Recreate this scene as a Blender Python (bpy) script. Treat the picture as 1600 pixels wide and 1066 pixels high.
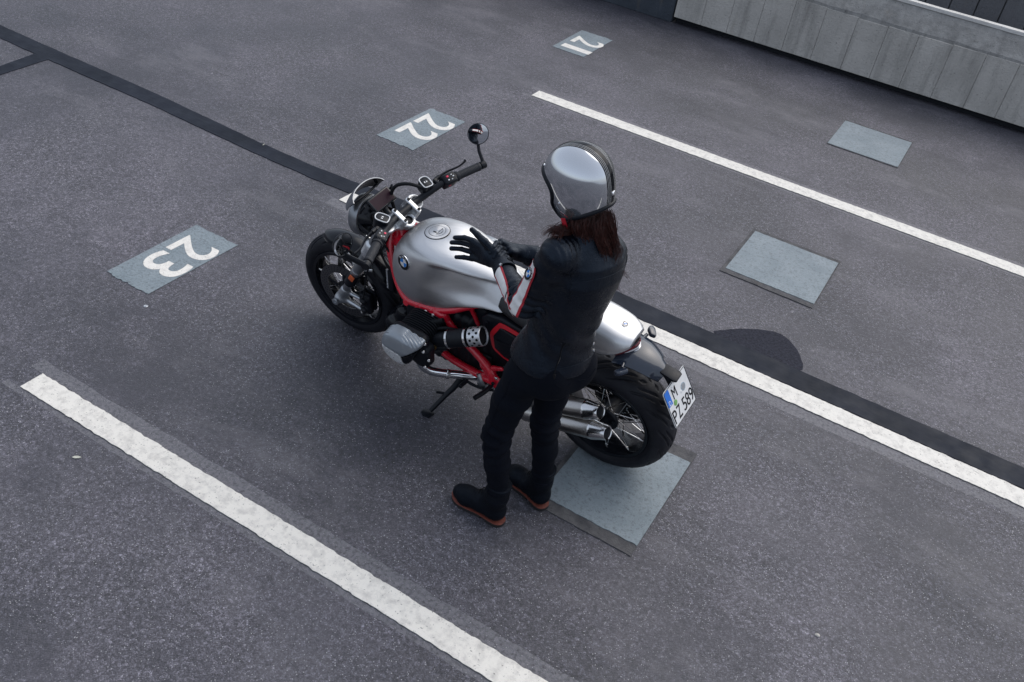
import bpy, bmesh, math, random
import numpy as np
from mathutils import Vector, Matrix
from mathutils.bvhtree import BVHTree

for o in list(bpy.data.objects):
    bpy.data.objects.remove(o, do_unlink=True)
scene = bpy.context.scene
COL = scene.collection
R_ = math.radians
random.seed(7)
rng = np.random.default_rng(7)

# ------------------------------------------------------------------ camera
CAM_H = 3.0647
PITCH, ROLL, YAW = R_(37.3832), R_(9.7777), R_(-24.7736)
cd = bpy.data.cameras.new('camera')
cam = bpy.data.objects.new('camera', cd)
COL.objects.link(cam)
fw = Vector((math.sin(YAW)*math.cos(PITCH), math.cos(YAW)*math.cos(PITCH), -math.sin(PITCH)))
rt = Vector((math.cos(YAW), -math.sin(YAW), 0))
up = rt.cross(fw)
r2 = rt*math.cos(ROLL) + up*math.sin(ROLL)
u2 = -rt*math.sin(ROLL) + up*math.cos(ROLL)
mw = Matrix((r2, u2, -fw)).transposed().to_4x4()
mw.translation = (0, 0, CAM_H)
cam.matrix_world = mw
cd.sensor_width = 36.0
cd.lens = 36.0*1440.0/1600.0
cd.clip_start = 0.05
cd.clip_end = 400
scene.camera = cam

# ------------------------------------------------------------------ sky, sun, exposure
SUN_EL, SUN_AZ = R_(50), R_(18)      # azimuth measured from +Y towards +X
world = bpy.data.worlds.new('World')
scene.world = world
world.use_nodes = True
wn = world.node_tree
bg = wn.nodes['Background']
sky = wn.nodes.new('ShaderNodeTexSky')
sky.sky_type = 'NISHITA'
sky.sun_disc = False
sky.sun_elevation = SUN_EL
sky.sun_rotation = SUN_AZ
sky.air_density = 1.0
sky.dust_density = 3.5
sky.ozone_density = 1.0
hs = wn.nodes.new('ShaderNodeHueSaturation')   # overcast: the blue of a clear sky is mostly gone
hs.inputs['Saturation'].default_value = 0.62
wn.links.new(sky.outputs[0], hs.inputs['Color'])
veil = wn.nodes.new('ShaderNodeMix')                # an even cloud layer over the sky
veil.data_type = 'RGBA'
veil.inputs[0].default_value = 0.45
veil.inputs[7].default_value = (4.4, 5.0, 6.1, 1)
wn.links.new(hs.outputs[0], veil.inputs[6])
wn.links.new(veil.outputs[2], bg.inputs['Color'])
bg.inputs['Strength'].default_value = 0.15
sd = bpy.data.lights.new('sun', 'SUN')
sd.energy = 1.1
sd.angle = R_(65)
sd.color = (1.0, 0.97, 0.93)
sun = bpy.data.objects.new('sun', sd)
COL.objects.link(sun)
sdir = Vector((math.sin(SUN_AZ)*math.cos(SUN_EL), math.cos(SUN_AZ)*math.cos(SUN_EL), math.sin(SUN_EL)))
sun.rotation_euler = sdir.to_track_quat('Z', 'Y').to_euler()
vs = scene.view_settings
vs.view_transform = 'Standard'
vs.look = 'None'
vs.exposure = 0.19
vs.gamma = 1.0
vs.use_curve_mapping = False
scene.cycles.max_bounces = 6
scene.cycles.glossy_bounces = 4
scene.cycles.diffuse_bounces = 3
scene.cycles.transmission_bounces = 2
scene.cycles.caustics_reflective = False
scene.cycles.caustics_refractive = False

# ------------------------------------------------------------------ materials
MATS = {}
def newmat(name):
    m = bpy.data.materials.new(name)
    m.use_nodes = True
    MATS[name] = m
    nt = m.node_tree
    return m, nt, nt.nodes['Principled BSDF']
def nd(nt, t, **kw):
    n = nt.nodes.new(t)
    for k, v in kw.items():
        if k in n.inputs: n.inputs[k].default_value = v
        else: setattr(n, k, v)
    return n
def lk(nt, a, b): nt.links.new(a, b)
def objcoord(nt, scale=(1, 1, 1), kind='Object'):
    tc = nd(nt, 'ShaderNodeTexCoord')
    mp = nd(nt, 'ShaderNodeMapping')
    mp.inputs['Scale'].default_value = scale
    lk(nt, tc.outputs[kind], mp.inputs['Vector'])
    return mp.outputs[0]
def noise(nt, co, scale, detail=4, rough=.55):
    n = nd(nt, 'ShaderNodeTexNoise', Scale=scale, Detail=detail, Roughness=rough)
    lk(nt, co, n.inputs['Vector'])
    return n.outputs['Fac']
def ramp(nt, fac, stops):
    r = nd(nt, 'ShaderNodeValToRGB')
    e = r.color_ramp.elements
    while len(e) < len(stops): e.new(.5)
    for i, (p, c) in enumerate(stops):
        e[i].position = p
        e[i].color = (c, c, c, 1) if isinstance(c, (int, float)) else (*c, 1)
    lk(nt, fac, r.inputs['Fac'])
    return r.outputs['Color']
def mixc(nt, fac, a, b, mode='MIX'):
    m = nd(nt, 'ShaderNodeMix', data_type='RGBA', blend_type=mode)
    for s, v in ((0, fac), (6, a), (7, b)):
        if hasattr(v, 'is_linked') or isinstance(v, bpy.types.NodeSocket): lk(nt, v, m.inputs[s])
        else: m.inputs[s].default_value = v if s == 0 else ((*v, 1) if len(v) == 3 else v)
    return m.outputs[2]
def math_(nt, op, a, b=None, c=None):
    m = nd(nt, 'ShaderNodeMath', operation=op)
    for i, v in enumerate((a, b, c)):
        if v is None: continue
        if isinstance(v, bpy.types.NodeSocket): lk(nt, v, m.inputs[i])
        else: m.inputs[i].default_value = v
    return m.outputs[0]
def bump(nt, b, h, strength=.2, dist=.01):
    n = nd(nt, 'ShaderNodeBump', Strength=strength, Distance=dist)
    lk(nt, h, n.inputs['Height'])
    lk(nt, n.outputs[0], b.inputs['Normal'])
    return n
def simple(name, col, rough=.5, metal=0., coat=0., nscale=None, namp=.15, bscale=None, bstr=.15, bdist=.002, stretch=(1, 1, 1), cvar=.0, spec=.5):
    m, nt, b = newmat(name)
    b.inputs['Base Color'].default_value = (*col, 1)
    b.inputs['Roughness'].default_value = rough
    b.inputs['Metallic'].default_value = metal
    b.inputs['Coat Weight'].default_value = coat
    b.inputs['Coat Roughness'].default_value = .06
    b.inputs['Specular IOR Level'].default_value = spec
    if nscale or bscale: co = objcoord(nt, stretch)
    if nscale:
        f = noise(nt, co, nscale)
        lk(nt, ramp(nt, f, [(.25, max(0, rough-namp)), (.75, min(1, rough+namp))]), b.inputs['Roughness'])
        if cvar:
            lo = tuple(c*(1-cvar) for c in col); hi = tuple(min(1, c*(1+cvar)) for c in col)
            lk(nt, ramp(nt, noise(nt, co, nscale*.6), [(.3, lo), (.7, hi)]), b.inputs['Base Color'])
    if bscale: bump(nt, b, noise(nt, co, bscale, 3), bstr, bdist)
    return m

# asphalt deck
def mat_asphalt():
    m, nt, b = newmat('asphalt')
    co = objcoord(nt)
    big = noise(nt, co, .55, 3, .6)
    mid = noise(nt, co, 3.2, 3, .65)
    base = mixc(nt, ramp(nt, big, [(.38, 0), (.62, 1)]), (.034, .034, .045), (.127, .119, .139))
    base = mixc(nt, ramp(nt, mid, [(.3, .0), (.75, .75)]), base, (.076, .074, .086))
    # stone grains: cells with their own tone
    vo = nd(nt, 'ShaderNodeTexVoronoi', Scale=230.0, Randomness=1.0)
    lk(nt, co, vo.inputs['Vector'])
    sp = nd(nt, 'ShaderNodeSeparateColor'); lk(nt, vo.outputs['Color'], sp.inputs[0])
    g = ramp(nt, sp.outputs[0], [(.0, .42), (.40, .84), (.75, 1.16), (.93, 1.5), (1., 2.2)])
    v3 = nd(nt, 'ShaderNodeTexVoronoi', Scale=92.0, Randomness=1.0); lk(nt, co, v3.inputs['Vector'])
    s3 = nd(nt, 'ShaderNodeSeparateColor'); lk(nt, v3.outputs['Color'], s3.inputs[0])
    g = mixc(nt, 1.0, g, ramp(nt, s3.outputs[0], [(0, .66), (.5, .95), (.85, 1.18), (1., 1.7)]), 'MULTIPLY')
    wear = noise(nt, co, 1.3, 3, .6)
    gs = ramp(nt, wear, [(.38, .58), (.58, 1.)])
    base = mixc(nt, gs, base, mixc(nt, 1.0, base, g, 'MULTIPLY'))
    base = mixc(nt, 1.0, base, ramp(nt, noise(nt, co, 38, 4, .75), [(.25, .50), (.5, .97), (.75, 1.55)]), 'MULTIPLY')
    # light chips
    v2 = nd(nt, 'ShaderNodeTexVoronoi', Scale=135.0, Randomness=1.0); lk(nt, co, v2.inputs['Vector'])
    s2 = nd(nt, 'ShaderNodeSeparateColor'); lk(nt, v2.outputs['Color'], s2.inputs[0])
    pick = math_(nt, 'MULTIPLY', math_(nt, 'GREATER_THAN', s2.outputs[0], .90), math_(nt, 'LESS_THAN', v2.outputs['Distance'], .30))
    pick = math_(nt, 'MULTIPLY', pick, gs)
    base = mixc(nt, math_(nt, 'MULTIPLY', pick, .8), base, (.50, .49, .50))
    # dark pits
    pit = ramp(nt, noise(nt, co, 190, 2, .5), [(.30, 1), (.40, 0)])
    base = mixc(nt, math_(nt, 'MULTIPLY', pit, .65), base, (.022, .022, .028))
    # damp / oil stains
    st = ramp(nt, noise(nt, co, .75, 6, .76), [(.50, 0), (.64, 1)])
    base = mixc(nt, math_(nt, 'MULTIPLY', st, .66), base, (.034, .034, .044))
    li = ramp(nt, noise(nt, objcoord(nt, (.7, 1.5, 1)), 1.1, 6, .76), [(.53, 0), (.70, 1)])
    base = mixc(nt, math_(nt, 'MULTIPLY', li, .48), base, (.165, .157, .172))
    # scattered bigger dark blotches
    bl = ramp(nt, noise(nt, co, 7, 3, .7), [(.60, 0), (.74, 1)])
    base = mixc(nt, math_(nt, 'MULTIPLY', bl, .5), base, (.04, .04, .048))
    # hairline crazing in worn places
    vc = nd(nt, 'ShaderNodeTexVoronoi', Scale=11.0, Randomness=1.0, feature='DISTANCE_TO_EDGE')
    wv = nd(nt, 'ShaderNodeVectorMath', operation='ADD'); nz = nd(nt, 'ShaderNodeTexNoise', Scale=14.0, Detail=2.0); lk(nt, co, nz.inputs['Vector'])
    sv = nd(nt, 'ShaderNodeVectorMath', operation='SCALE'); sv.inputs['Scale'].default_value = .06; lk(nt, nz.outputs['Color'], sv.inputs[0]); lk(nt, co, wv.inputs[0]); lk(nt, sv.outputs[0], wv.inputs[1]); lk(nt, wv.outputs[0], vc.inputs['Vector'])
    ck = math_(nt, 'MULTIPLY', math_(nt, 'LESS_THAN', vc.outputs['Distance'], .012), ramp(nt, big, [(.50, 0), (.62, 1)]))
    base = mixc(nt, math_(nt, 'MULTIPLY', ck, .45), base, (.03, .03, .036))
    # scrubbed halo beside the painted lines (old, wider paint worn off)
    tc = nd(nt, 'ShaderNodeTexCoord'); sx = nd(nt, 'ShaderNodeSeparateXYZ'); lk(nt, tc.outputs['Object'], sx.inputs[0])
    wob = math_(nt, 'MULTIPLY', math_(nt, 'SUBTRACT', noise(nt, co, 5, 4), .5), .03)
    y = math_(nt, 'ADD', sx.outputs[1], wob)
    tot = None
    for lo, hi in ((1.945, 2.015), (1.795, 1.826), (4.085, 4.172), (6.61, 6.64), (6.777, 6.83)):
        k = math_(nt, 'MULTIPLY', math_(nt, 'GREATER_THAN', y, lo), math_(nt, 'LESS_THAN', y, hi))
        tot = k if tot is None else math_(nt, 'ADD', tot, k)
    tot = math_(nt, 'MULTIPLY', tot, math_(nt, 'GREATER_THAN', sx.outputs[0], -3.36))
    tot = math_(nt, 'MULTIPLY', tot, ramp(nt, noise(nt, co, 60, 3), [(.35, .15), (.6, .75)]))
    base = mixc(nt, tot, base, (.17, .167, .18))
    lk(nt, base, b.inputs['Base Color'])
    lk(nt, ramp(nt, big, [(.3, .50), (.7, .68)]), b.inputs['Roughness'])
    b.inputs['Specular IOR Level'].default_value = .55
    h = math_(nt, 'ADD', math_(nt, 'MULTIPLY', vo.outputs['Distance'], -1.0), math_(nt, 'MULTIPLY', noise(nt, co, 120, 3), .9))
    bump(nt, b, math_(nt, 'MULTIPLY', h, gs), .55, .004)
    return m
mat_asphalt()

def mat_paint(name, col, dirt, chip=0.0, rough=.6):
    m, nt, b = newmat(name)
    co = objcoord(nt)
    base = mixc(nt, ramp(nt, noise(nt, co, 22, 6, .7), [(.46, 0), (.70, .9)]), col, dirt)
    base = mixc(nt, math_(nt, 'MULTIPLY', ramp(nt, noise(nt, co, 110, 3), [(.64, 0), (.70, 1)]), .75), base, tuple(c*.16 for c in col))
    lk(nt, base, b.inputs['Base Color'])
    b.inputs['Roughness'].default_value = rough
    h = math_(nt, 'ADD', noise(nt, objcoord(nt, (1, .55, 1)), 26, 3), math_(nt, 'MULTIPLY', noise(nt, co, 150, 2), .35))
    bump(nt, b, h, .6, .006)
    return m
mat_paint('line_paint', (.76, .725, .655), (.50, .475, .435))
mat_paint('digit_paint', (.77, .735, .67), (.55, .525, .485))
def mat_patch():
    m, nt, b = newmat('blue_grey_paint')
    co = objcoord(nt)
    base = mixc(nt, ramp(nt, noise(nt, co, 5, 5, .6), [(.3, 0), (.7, 1)]), (.175, .215, .236), (.238, .278, .298))
    base = mixc(nt, math_(nt, 'MULTIPLY', ramp(nt, noise(nt, co, 55, 6, .75), [(.50, 0), (.64, 1)]), .55), base, (.066, .079, .092))
    base = mixc(nt, math_(nt, 'MULTIPLY', ramp(nt, noise(nt, co, 120, 3), [(.6, 0), (.7, 1)]), .6), base, (.05, .055, .065))
    lk(nt, base, b.inputs['Base Color'])
    b.inputs['Roughness'].default_value = .62
    bump(nt, b, noise(nt, co, 45, 5, .72), .7, .006)
mat_patch()
def mat_tar():
    m, nt, b = newmat('tar')
    co = objcoord(nt)
    base = mixc(nt, ramp(nt, noise(nt, co, 4, 5, .6), [(.3, 0), (.7, 1)]), (.008, .011, .018), (.016, .020, .031))
    base = mixc(nt, ramp(nt, noise(nt, objcoord(nt, (1, 3, 1)), 14, 4, .7), [(.6, 0), (.75, .6)]), base, (.010, .012, .018))
    lk(nt, base, b.inputs['Base Color'])
    b.inputs['Specular IOR Level'].default_value = .15
    lk(nt, ramp(nt, noise(nt, co, 9, 4), [(.3, .50), (.7, .72)]), b.inputs['Roughness'])
    bump(nt, b, noise(nt, objcoord(nt, (1, 3, 1)), 16, 4), .35, .004)
mat_tar()
def mat_concrete(name, c0, c1, streak=.6, sc=1.0):
    m, nt, b = newmat(name)
    co = objcoord(nt)
    base = mixc(nt, ramp(nt, noise(nt, co, 2.2*sc, 6, .65), [(.3, 0), (.7, 1)]), c0, c1)
    cs = objcoord(nt, (7, 7, .8))
    base = mixc(nt, math_(nt, 'MULTIPLY', ramp(nt, noise(nt, cs, 1.1*sc, 5, .65), [(.5, 0), (.75, 1)]), streak), base, tuple(c*.38 for c in c0))
    base = mixc(nt, math_(nt, 'MULTIPLY', ramp(nt, noise(nt, co, 55, 3), [(.63, 0), (.72, 1)]), .6), base, tuple(c*.3 for c in c0))
    base = mixc(nt, math_(nt, 'MULTIPLY', ramp(nt, noise(nt, objcoord(nt, (5, 5, 1.2)), 1.7, 4), [(.62, 0), (.8, 1)]), .35), base, (.20, .16, .11))
    lk(nt, base, b.inputs['Base Color'])
    b.inputs['Roughness'].default_value = .88
    bump(nt, b, noise(nt, co, 40, 6, .75), .8, .014)
mat_concrete('wall_concrete', (.40, .38, .345), (.58, .55, .50), .60)
mat_concrete('wall_cap', (.20, .195, .185), (.36, .35, .33), .3, 4)
mat_concrete('coping_edge', (.60, .58, .54), (.72, .70, .66), .2)  # lighter than wall and cap: light from the sky painted into the edge
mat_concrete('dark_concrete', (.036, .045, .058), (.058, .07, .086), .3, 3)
mat_concrete('far_concrete', (.13, .132, .14), (.18, .182, .19), .4)
mat_concrete('slab_mortar', (.040, .040, .045), (.13, .125, .125), .2, 5)
simple('shadow_gap', (.008, .010, .014), .9)
simple('patch_asphalt', (.030, .031, .041), .85, spec=.12, nscale=120, cvar=.4, bscale=150, bstr=.6, bdist=.004)

# motorcycle materials
def mat_brushed(name, col, rough, stretch=(14, 14, 600), amp=.10, coat=.0, aniso=.6):
    m, nt, b = newmat(name)
    b.inputs['Metallic'].default_value = 1
    co = objcoord(nt, stretch)
    f = noise(nt, co, 1.0, 3, .6)
    cl = noise(nt, objcoord(nt), 6, 4)
    lk(nt, ramp(nt, f, [(.25, tuple(c*.88 for c in col)), (.75, col)]), b.inputs['Base Color'])
    lk(nt, math_(nt, 'ADD', ramp(nt, f, [(.2, rough-amp*.6), (.8, rough+amp)]), math_(nt, 'MULTIPLY', math_(nt, 'SUBTRACT', cl, .5), .12)), b.inputs['Roughness'])
    b.inputs['Anisotropic'].default_value = aniso
    b.inputs['Coat Weight'].default_value = coat
    bump(nt, b, f, .06, .0006)
    return m
mat_brushed('brushed_aluminium', (.74, .74, .74), .47, (10, 10, 420))
mat_brushed('brushed_tail', (.66, .66, .66), .42, (10, 420, 60))
mat_brushed('brushed_steel', (.50, .48, .455), .30, (5, 260, 260), .10)
simple('chrome', (.82, .82, .83), .07, 1, nscale=30, namp=.04)
simple('polished_steel', (.68, .67, .66), .17, 1, nscale=25, namp=.07)
simple('cast_aluminium', (.50, .52, .54), .42, 1, nscale=60, namp=.08, bscale=300, bstr=.15)
simple('silver_paint', (.62, .63, .64), .30, .75, coat=.3, nscale=80, namp=.06)
simple('cover_grey', (.27, .295, .32), .34, .5, coat=.25, nscale=70, namp=.06)
simple('cover_light', (.74, .74, .73), .30, .5, nscale=70, namp=.06)
simple('red_frame_paint', (.62, .008, .026), .26, .0, coat=.7, nscale=40, namp=.05)
simple('red_accent', (.62, .018, .03), .35, 0, nscale=40, namp=.05)
simple('black_gloss', (.004, .005, .008), .20, 0, spec=.32, nscale=25, namp=.05)
simple('black_satin', (.0055, .0068, .0105), .40, 0, spec=.24, nscale=60, namp=.1, bscale=350, bstr=.1)
simple('black_matt', (.006, .007, .009), .65, 0, spec=.25, nscale=50, namp=.1)
simple('engine_black', (.005, .0062, .0095), .45, .0, spec=.26, nscale=40, namp=.12, bscale=260, bstr=.25)
simple('rubber_tyre', (.0100, .0106, .0145), .58, 0, spec=.24, nscale=30, namp=.12, cvar=.25, bscale=420, bstr=.12)
simple('grip_rubber', (.011, .0125, .017), .6, 0, spec=.4, nscale=60, namp=.1, bscale=500, bstr=.2)
simple('seat_leather', (.016, .016, .018), .5, 0, nscale=60, namp=.1, bscale=300, bstr=.25)
simple('smoked_plastic', (.014, .021, .036), .14, 0, coat=.45, nscale=8, namp=.05, cvar=.25)
simple('reflector_orange', (.60, .10, .02), .22, 0, coat=.5, nscale=300, namp=.1)
simple('dark_silver', (.27, .28, .295), .34, .85, nscale=80, namp=.06)
simple('tail_red', (.12, .004, .008), .15, 0, coat=.6, nscale=90, namp=.05)
simple('button_red', (.75, .03, .09), .4, 0, nscale=90, namp=.05)
simple('print_white', (.75, .75, .74), .45, nscale=90, namp=.05)
simple('print_black', (.006, .006, .007), .5, spec=.2, nscale=90, namp=.05)
simple('emblem_blue', (.02, .21, .62), .25, coat=.5, nscale=90, namp=.04)
simple('plate_white', (.74, .74, .73), .38, coat=.15, nscale=20, namp=.08, cvar=.05)
simple('plate_blue', (.02, .16, .60), .38, nscale=60, namp=.06)
simple('seal_green', (.16, .33, .10), .5, nscale=120, namp=.06, cvar=.4)
simple('seal_blue', (.30, .38, .44), .5, nscale=120, namp=.06, cvar=.4)
simple('disc_steel', (.16, .16, .165), .32, 1, nscale=60, namp=.08)
simple('screen_glass', (.012, .010, .016), .06, 0, coat=.6, nscale=10, namp=.02)
simple('screen_face', (.022, .008, .015), .35, 0, nscale=60, namp=.03, spec=.10)
simple('lens_glass', (.30, .32, .34), .05, .3, coat=1., nscale=12, namp=.02)
simple('mirror_glass', (.72, .74, .76), .02, 1, nscale=3, namp=.01)
simple('brass', (.45, .30, .12), .35, 1, nscale=60, namp=.05)

# clothing
def mat_leather(name, col, rough, spec=.3):
    m, nt, b = newmat(name)
    co = objcoord(nt)
    lk(nt, ramp(nt, noise(nt, co, 14, 5, .6), [(.3, tuple(c*.75 for c in col)), (.7, tuple(c*1.35 for c in col))]), b.inputs['Base Color'])
    lk(nt, ramp(nt, noise(nt, co, 9, 5, .65), [(.3, rough-.08), (.7, rough+.14)]), b.inputs['Roughness'])
    vo = nd(nt, 'ShaderNodeTexVoronoi', Scale=420.0); lk(nt, co, vo.inputs['Vector'])
    h = math_(nt, 'ADD', math_(nt, 'MULTIPLY', vo.outputs['Distance'], .25), math_(nt, 'MULTIPLY', noise(nt, co, 34, 5, .62), 1.0))
    b.inputs['Specular IOR Level'].default_value = spec
    b.inputs['Specular Tint'].default_value = (.62, .78, 1, 1)
    bump(nt, b, h, .42, .007)
mat_leather('jacket_leather', (.0022, .0029, .0056), .26, .36)
mat_leather('glove_leather', (.0028, .0036, .0066), .32, .32)
mat_leather('boot_leather', (.0034, .0040, .0062), .50, .16)
def mat_denim():
    m, nt, b = newmat('black_denim')
    co = objcoord(nt)
    lk(nt, ramp(nt, noise(nt, co, 8, 5, .6), [(.3, (.0012, .0022, .0056)), (.7, (.0028, .0042, .0088))]), b.inputs['Base Color'])
    b.inputs['Roughness'].default_value = .86
    b.inputs['Specular IOR Level'].default_value = .15
    w = nd(nt, 'ShaderNodeTexWave', Scale=240.0, bands_direction='DIAGONAL'); lk(nt, co, w.inputs['Vector'])
    bump(nt, b, math_(nt, 'ADD', math_(nt, 'MULTIPLY', w.outputs['Fac'], .1), noise(nt, co, 22, 5, .6)), .35, .006)
mat_denim()
simple('welt_brown', (.15, .036, .022), .6, nscale=90, namp=.08, cvar=.25)
simple('sole_rubber', (.012, .011, .011), .8, nscale=60, namp=.08)
simple('stripe_white', (.80, .78, .75), .5, nscale=60, namp=.08, cvar=.08, bscale=300, bstr=.15)
simple('stripe_red', (.42, .018, .03), .5, nscale=60, namp=.08, cvar=.12, bscale=300, bstr=.15)
simple('zip_metal', (.55, .55, .55), .3, 1, nscale=200, namp=.1)
simple('skin', (.55, .34, .26), .5, nscale=30, namp=.06, cvar=.08)
simple('hair_brown', (.052, .0150, .0108), .33, nscale=120, namp=.12, cvar=.5)
simple('strap_red', (.55, .02, .035), .6, nscale=90, namp=.08)
def mat_helmet():
    m, nt, b = newmat('helmet_shell')
    tc = nd(nt, 'ShaderNodeTexCoord'); sx = nd(nt, 'ShaderNodeSeparateXYZ'); lk(nt, tc.outputs['Object'], sx.inputs[0])
    ay = math_(nt, 'ABSOLUTE', sx.outputs[1])
    band = math_(nt, 'LESS_THAN', ay, .0290)
    # four pinstripes beside a black centre band
    ph = math_(nt, 'FRACT', math_(nt, 'MULTIPLY', math_(nt, 'SUBTRACT', ay, .0115), 1/.0058))
    pin = math_(nt, 'MULTIPLY', math_(nt, 'LESS_THAN', ph, .20), math_(nt, 'MULTIPLY', math_(nt, 'GREATER_THAN', ay, .0115), math_(nt, 'LESS_THAN', ay, .0305)))
    col = mixc(nt, band, (.66, .67, .68), (.006, .007, .009))
    col = mixc(nt, pin, col, (.50, .50, .50))
    lk(nt, col, b.inputs['Base Color'])
    notband = math_(nt, 'SUBTRACT', 1.0, band)
    lk(nt, math_(nt, 'MULTIPLY', notband, .92), b.inputs['Metallic'])
    lk(nt, math_(nt, 'ADD', math_(nt, 'MULTIPLY', notband, .05), math_(nt, 'MULTIPLY', noise(nt, objcoord(nt), 9, 4), .06)), b.inputs['Roughness'])
    b.inputs['Coat Weight'].default_value = 0
    b.inputs['Specular IOR Level'].default_value = .16
mat_helmet()
simple('leaf_pale', (.55, .54, .45), .7, nscale=60, namp=.1, cvar=.3)
simple('pebble_grey', (.50, .47, .42), .8, nscale=60, namp=.1, cvar=.3)

# ------------------------------------------------------------------ mesh helpers
class G:
    """collects geometry for one mesh object"""
    def __init__(s): s.v = []; s.f = []; s.m = []; s.n = 0
    def add(s, vf, mi=0):
        v, f = vf
        v = np.asarray(v, float).reshape(-1, 3)
        s.v.append(v)
        s.f += [tuple(int(i)+s.n for i in q) for q in f]
        s.m += [mi]*len(f)
        s.n += len(v)
        return s
def mirror_y(g):
    o = G(); o.n = g.n; o.m = list(g.m)
    o.v = [v*np.array([1, -1, 1]) for v in g.v]
    o.f = [tuple(reversed(q)) for q in g.f]
    return o
def mesh(name, g, mats, smooth=True, angle=38):
    me = bpy.data.meshes.new(name)
    me.from_pydata(np.concatenate(g.v).tolist(), [], g.f)
    if isinstance(mats, str): mats = [mats]
    for k in mats: me.materials.append(MATS[k])
    if len(mats) > 1: me.polygons.foreach_set('material_index', g.m)
    me.polygons.foreach_set('use_smooth', [smooth]*len(me.polygons))
    if smooth and angle: me.set_sharp_from_angle(angle=R_(angle))
    me.update()
    return me
def obj(name, g, mats, parent=None, smooth=True, angle=38, loc=None):
    me = g if isinstance(g, bpy.types.Mesh) else mesh(name, g, mats, smooth, angle)
    o = bpy.data.objects.new(name, me)
    COL.objects.link(o)
    if parent is not None: o.parent = parent
    if loc is not None: o.location = loc
    return o
def empty(name, loc=(0, 0, 0), rot=(0, 0, 0)):
    o = bpy.data.objects.new(name, None)
    o.empty_display_size = .2
    COL.objects.link(o)
    o.location = loc; o.rotation_euler = rot
    return o
def tag(o, label, cat=None, group=None, kind=None):
    if label: o['label'] = label
    if cat: o['category'] = cat
    if group: o['group'] = group
    if kind: o['kind'] = kind
    return o

def unit(a): a = np.asarray(a, float); return a/np.linalg.norm(a)
def basis(ax):
    ax = unit(ax)
    t = np.array([0, 0, 1.]) if abs(ax[2]) < .9 else np.array([1., 0, 0])
    u = unit(np.cross(t, ax)); return u, np.cross(ax, u), ax
def grid_faces(nu, nv, cu=False, cv=False):
    f = []
    for i in range(nu if cu else nu-1):
        for j in range(nv if cv else nv-1):
            a, b = i*nv+j, ((i+1) % nu)*nv+j
            c, d = ((i+1) % nu)*nv+(j+1) % nv, i*nv+(j+1) % nv
            f.append((a, b, c, d))
    return f
def lathe(prof, o=(0, 0, 0), ax=(0, 1, 0), n=32, closed=False, cap=True):
    """prof: (distance along the axis, radius)"""
    u, w, a = basis(ax); o = np.asarray(o, float)
    V = []
    for k in range(n):
        t = 2*math.pi*k/n
        d = u*math.cos(t)+w*math.sin(t)
        for h, r in prof: V.append(o+a*h+d*r)
    f = grid_faces(n, len(prof), True, closed)
    if not closed and cap:
        m = len(prof)
        if prof[0][1] > 1e-6: f.append(tuple(k*m for k in range(n)))
        if prof[-1][1] > 1e-6: f.append(tuple(k*m+m-1 for k in reversed(range(n))))
    return V, f
def cyl(a, b, r1, r2=None, n=16, bev=.0):
    a = np.asarray(a, float); b = np.asarray(b, float)
    r2 = r1 if r2 is None else r2
    L = np.linalg.norm(b-a)
    if bev: pr = [(0, r1-bev), (bev, r1), (L-bev, r2), (L, r2-bev)]
    else: pr = [(0, r1), (L, r2)]
    return lathe(pr, a, b-a, n)
def spline(pts, n=8, closed=False):
    P = np.asarray(pts, float); m = len(P)
    if m < 3 and not closed: 
        return np.array([P[0]+(P[-1]-P[0])*t for t in np.linspace(0, 1, n+1)])
    out = []
    for i in range(m if closed else m-1):
        g = (lambda k: P[k % m]) if closed else (lambda k: P[min(max(k, 0), m-1)])
        p0, p1, p2, p3 = g(i-1), g(i), g(i+1), g(i+2)
        for k in range(n):
            t = k/n
            out.append(.5*((2*p1)+(-p0+p2)*t+(2*p0-5*p1+4*p2-p3)*t*t+(-p0+3*p1-3*p2+p3)*t**3))
    if not closed: out.append(P[-1])
    return np.array(out)
def tube(path, r, n=10, closed=False, caps=True, flat=1.0, upv=None):
    P = np.asarray(path, float); m = len(P)
    rr = np.full(m, r) if np.isscalar(r) else np.interp(np.linspace(0, 1, m), np.linspace(0, 1, len(r)), r)
    T = np.gradient(P, axis=0) if not closed else np.roll(P, -1, 0)-np.roll(P, 1, 0)
    T /= np.linalg.norm(T, axis=1)[:, None]+1e-12
    u = basis(T[0])[0] if upv is None else unit(np.asarray(upv)-np.dot(upv, T[0])*T[0])
    V = []
    for i in range(m):
        u = u-np.dot(u, T[i])*T[i]; u /= np.linalg.norm(u)
        w = np.cross(T[i], u)
        for k in range(n):
            a = 2*math.pi*k/n
            V.append(P[i]+rr[i]*(math.cos(a)*u*flat+math.sin(a)*w))
    f = [tuple(reversed(q)) for q in grid_faces(m, n, closed, True)]
    if caps and not closed:
        f.append(tuple(range(n))); f.append(tuple(reversed(range((m-1)*n, m*n))))
    return V, [tuple(reversed(q)) for q in f]
def stube(pts, r, n=10, k=8, **kw): return tube(spline(pts, k), r, n, **kw)
def bm_out(bm):
    bm.normal_update()
    bm.verts.index_update()
    V = [tuple(v.co) for v in bm.verts]; F = [tuple(v.index for v in f.verts) for f in bm.faces]
    bm.free(); return V, F
def box(c, s, bev=.0, seg=2, rot=None):
    bm = bmesh.new(); bmesh.ops.create_cube(bm, size=1)
    for v in bm.verts: v.co = Vector((v.co.x*s[0], v.co.y*s[1], v.co.z*s[2]))
    if bev: bmesh.ops.bevel(bm, geom=list(bm.edges), offset=bev, segments=seg, affect='EDGES', profile=.5)
    V, F = bm_out(bm); V = np.array(V)
    if rot is not None: V = V@np.asarray(rot).T
    return V+np.asarray(c, float), F
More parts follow.
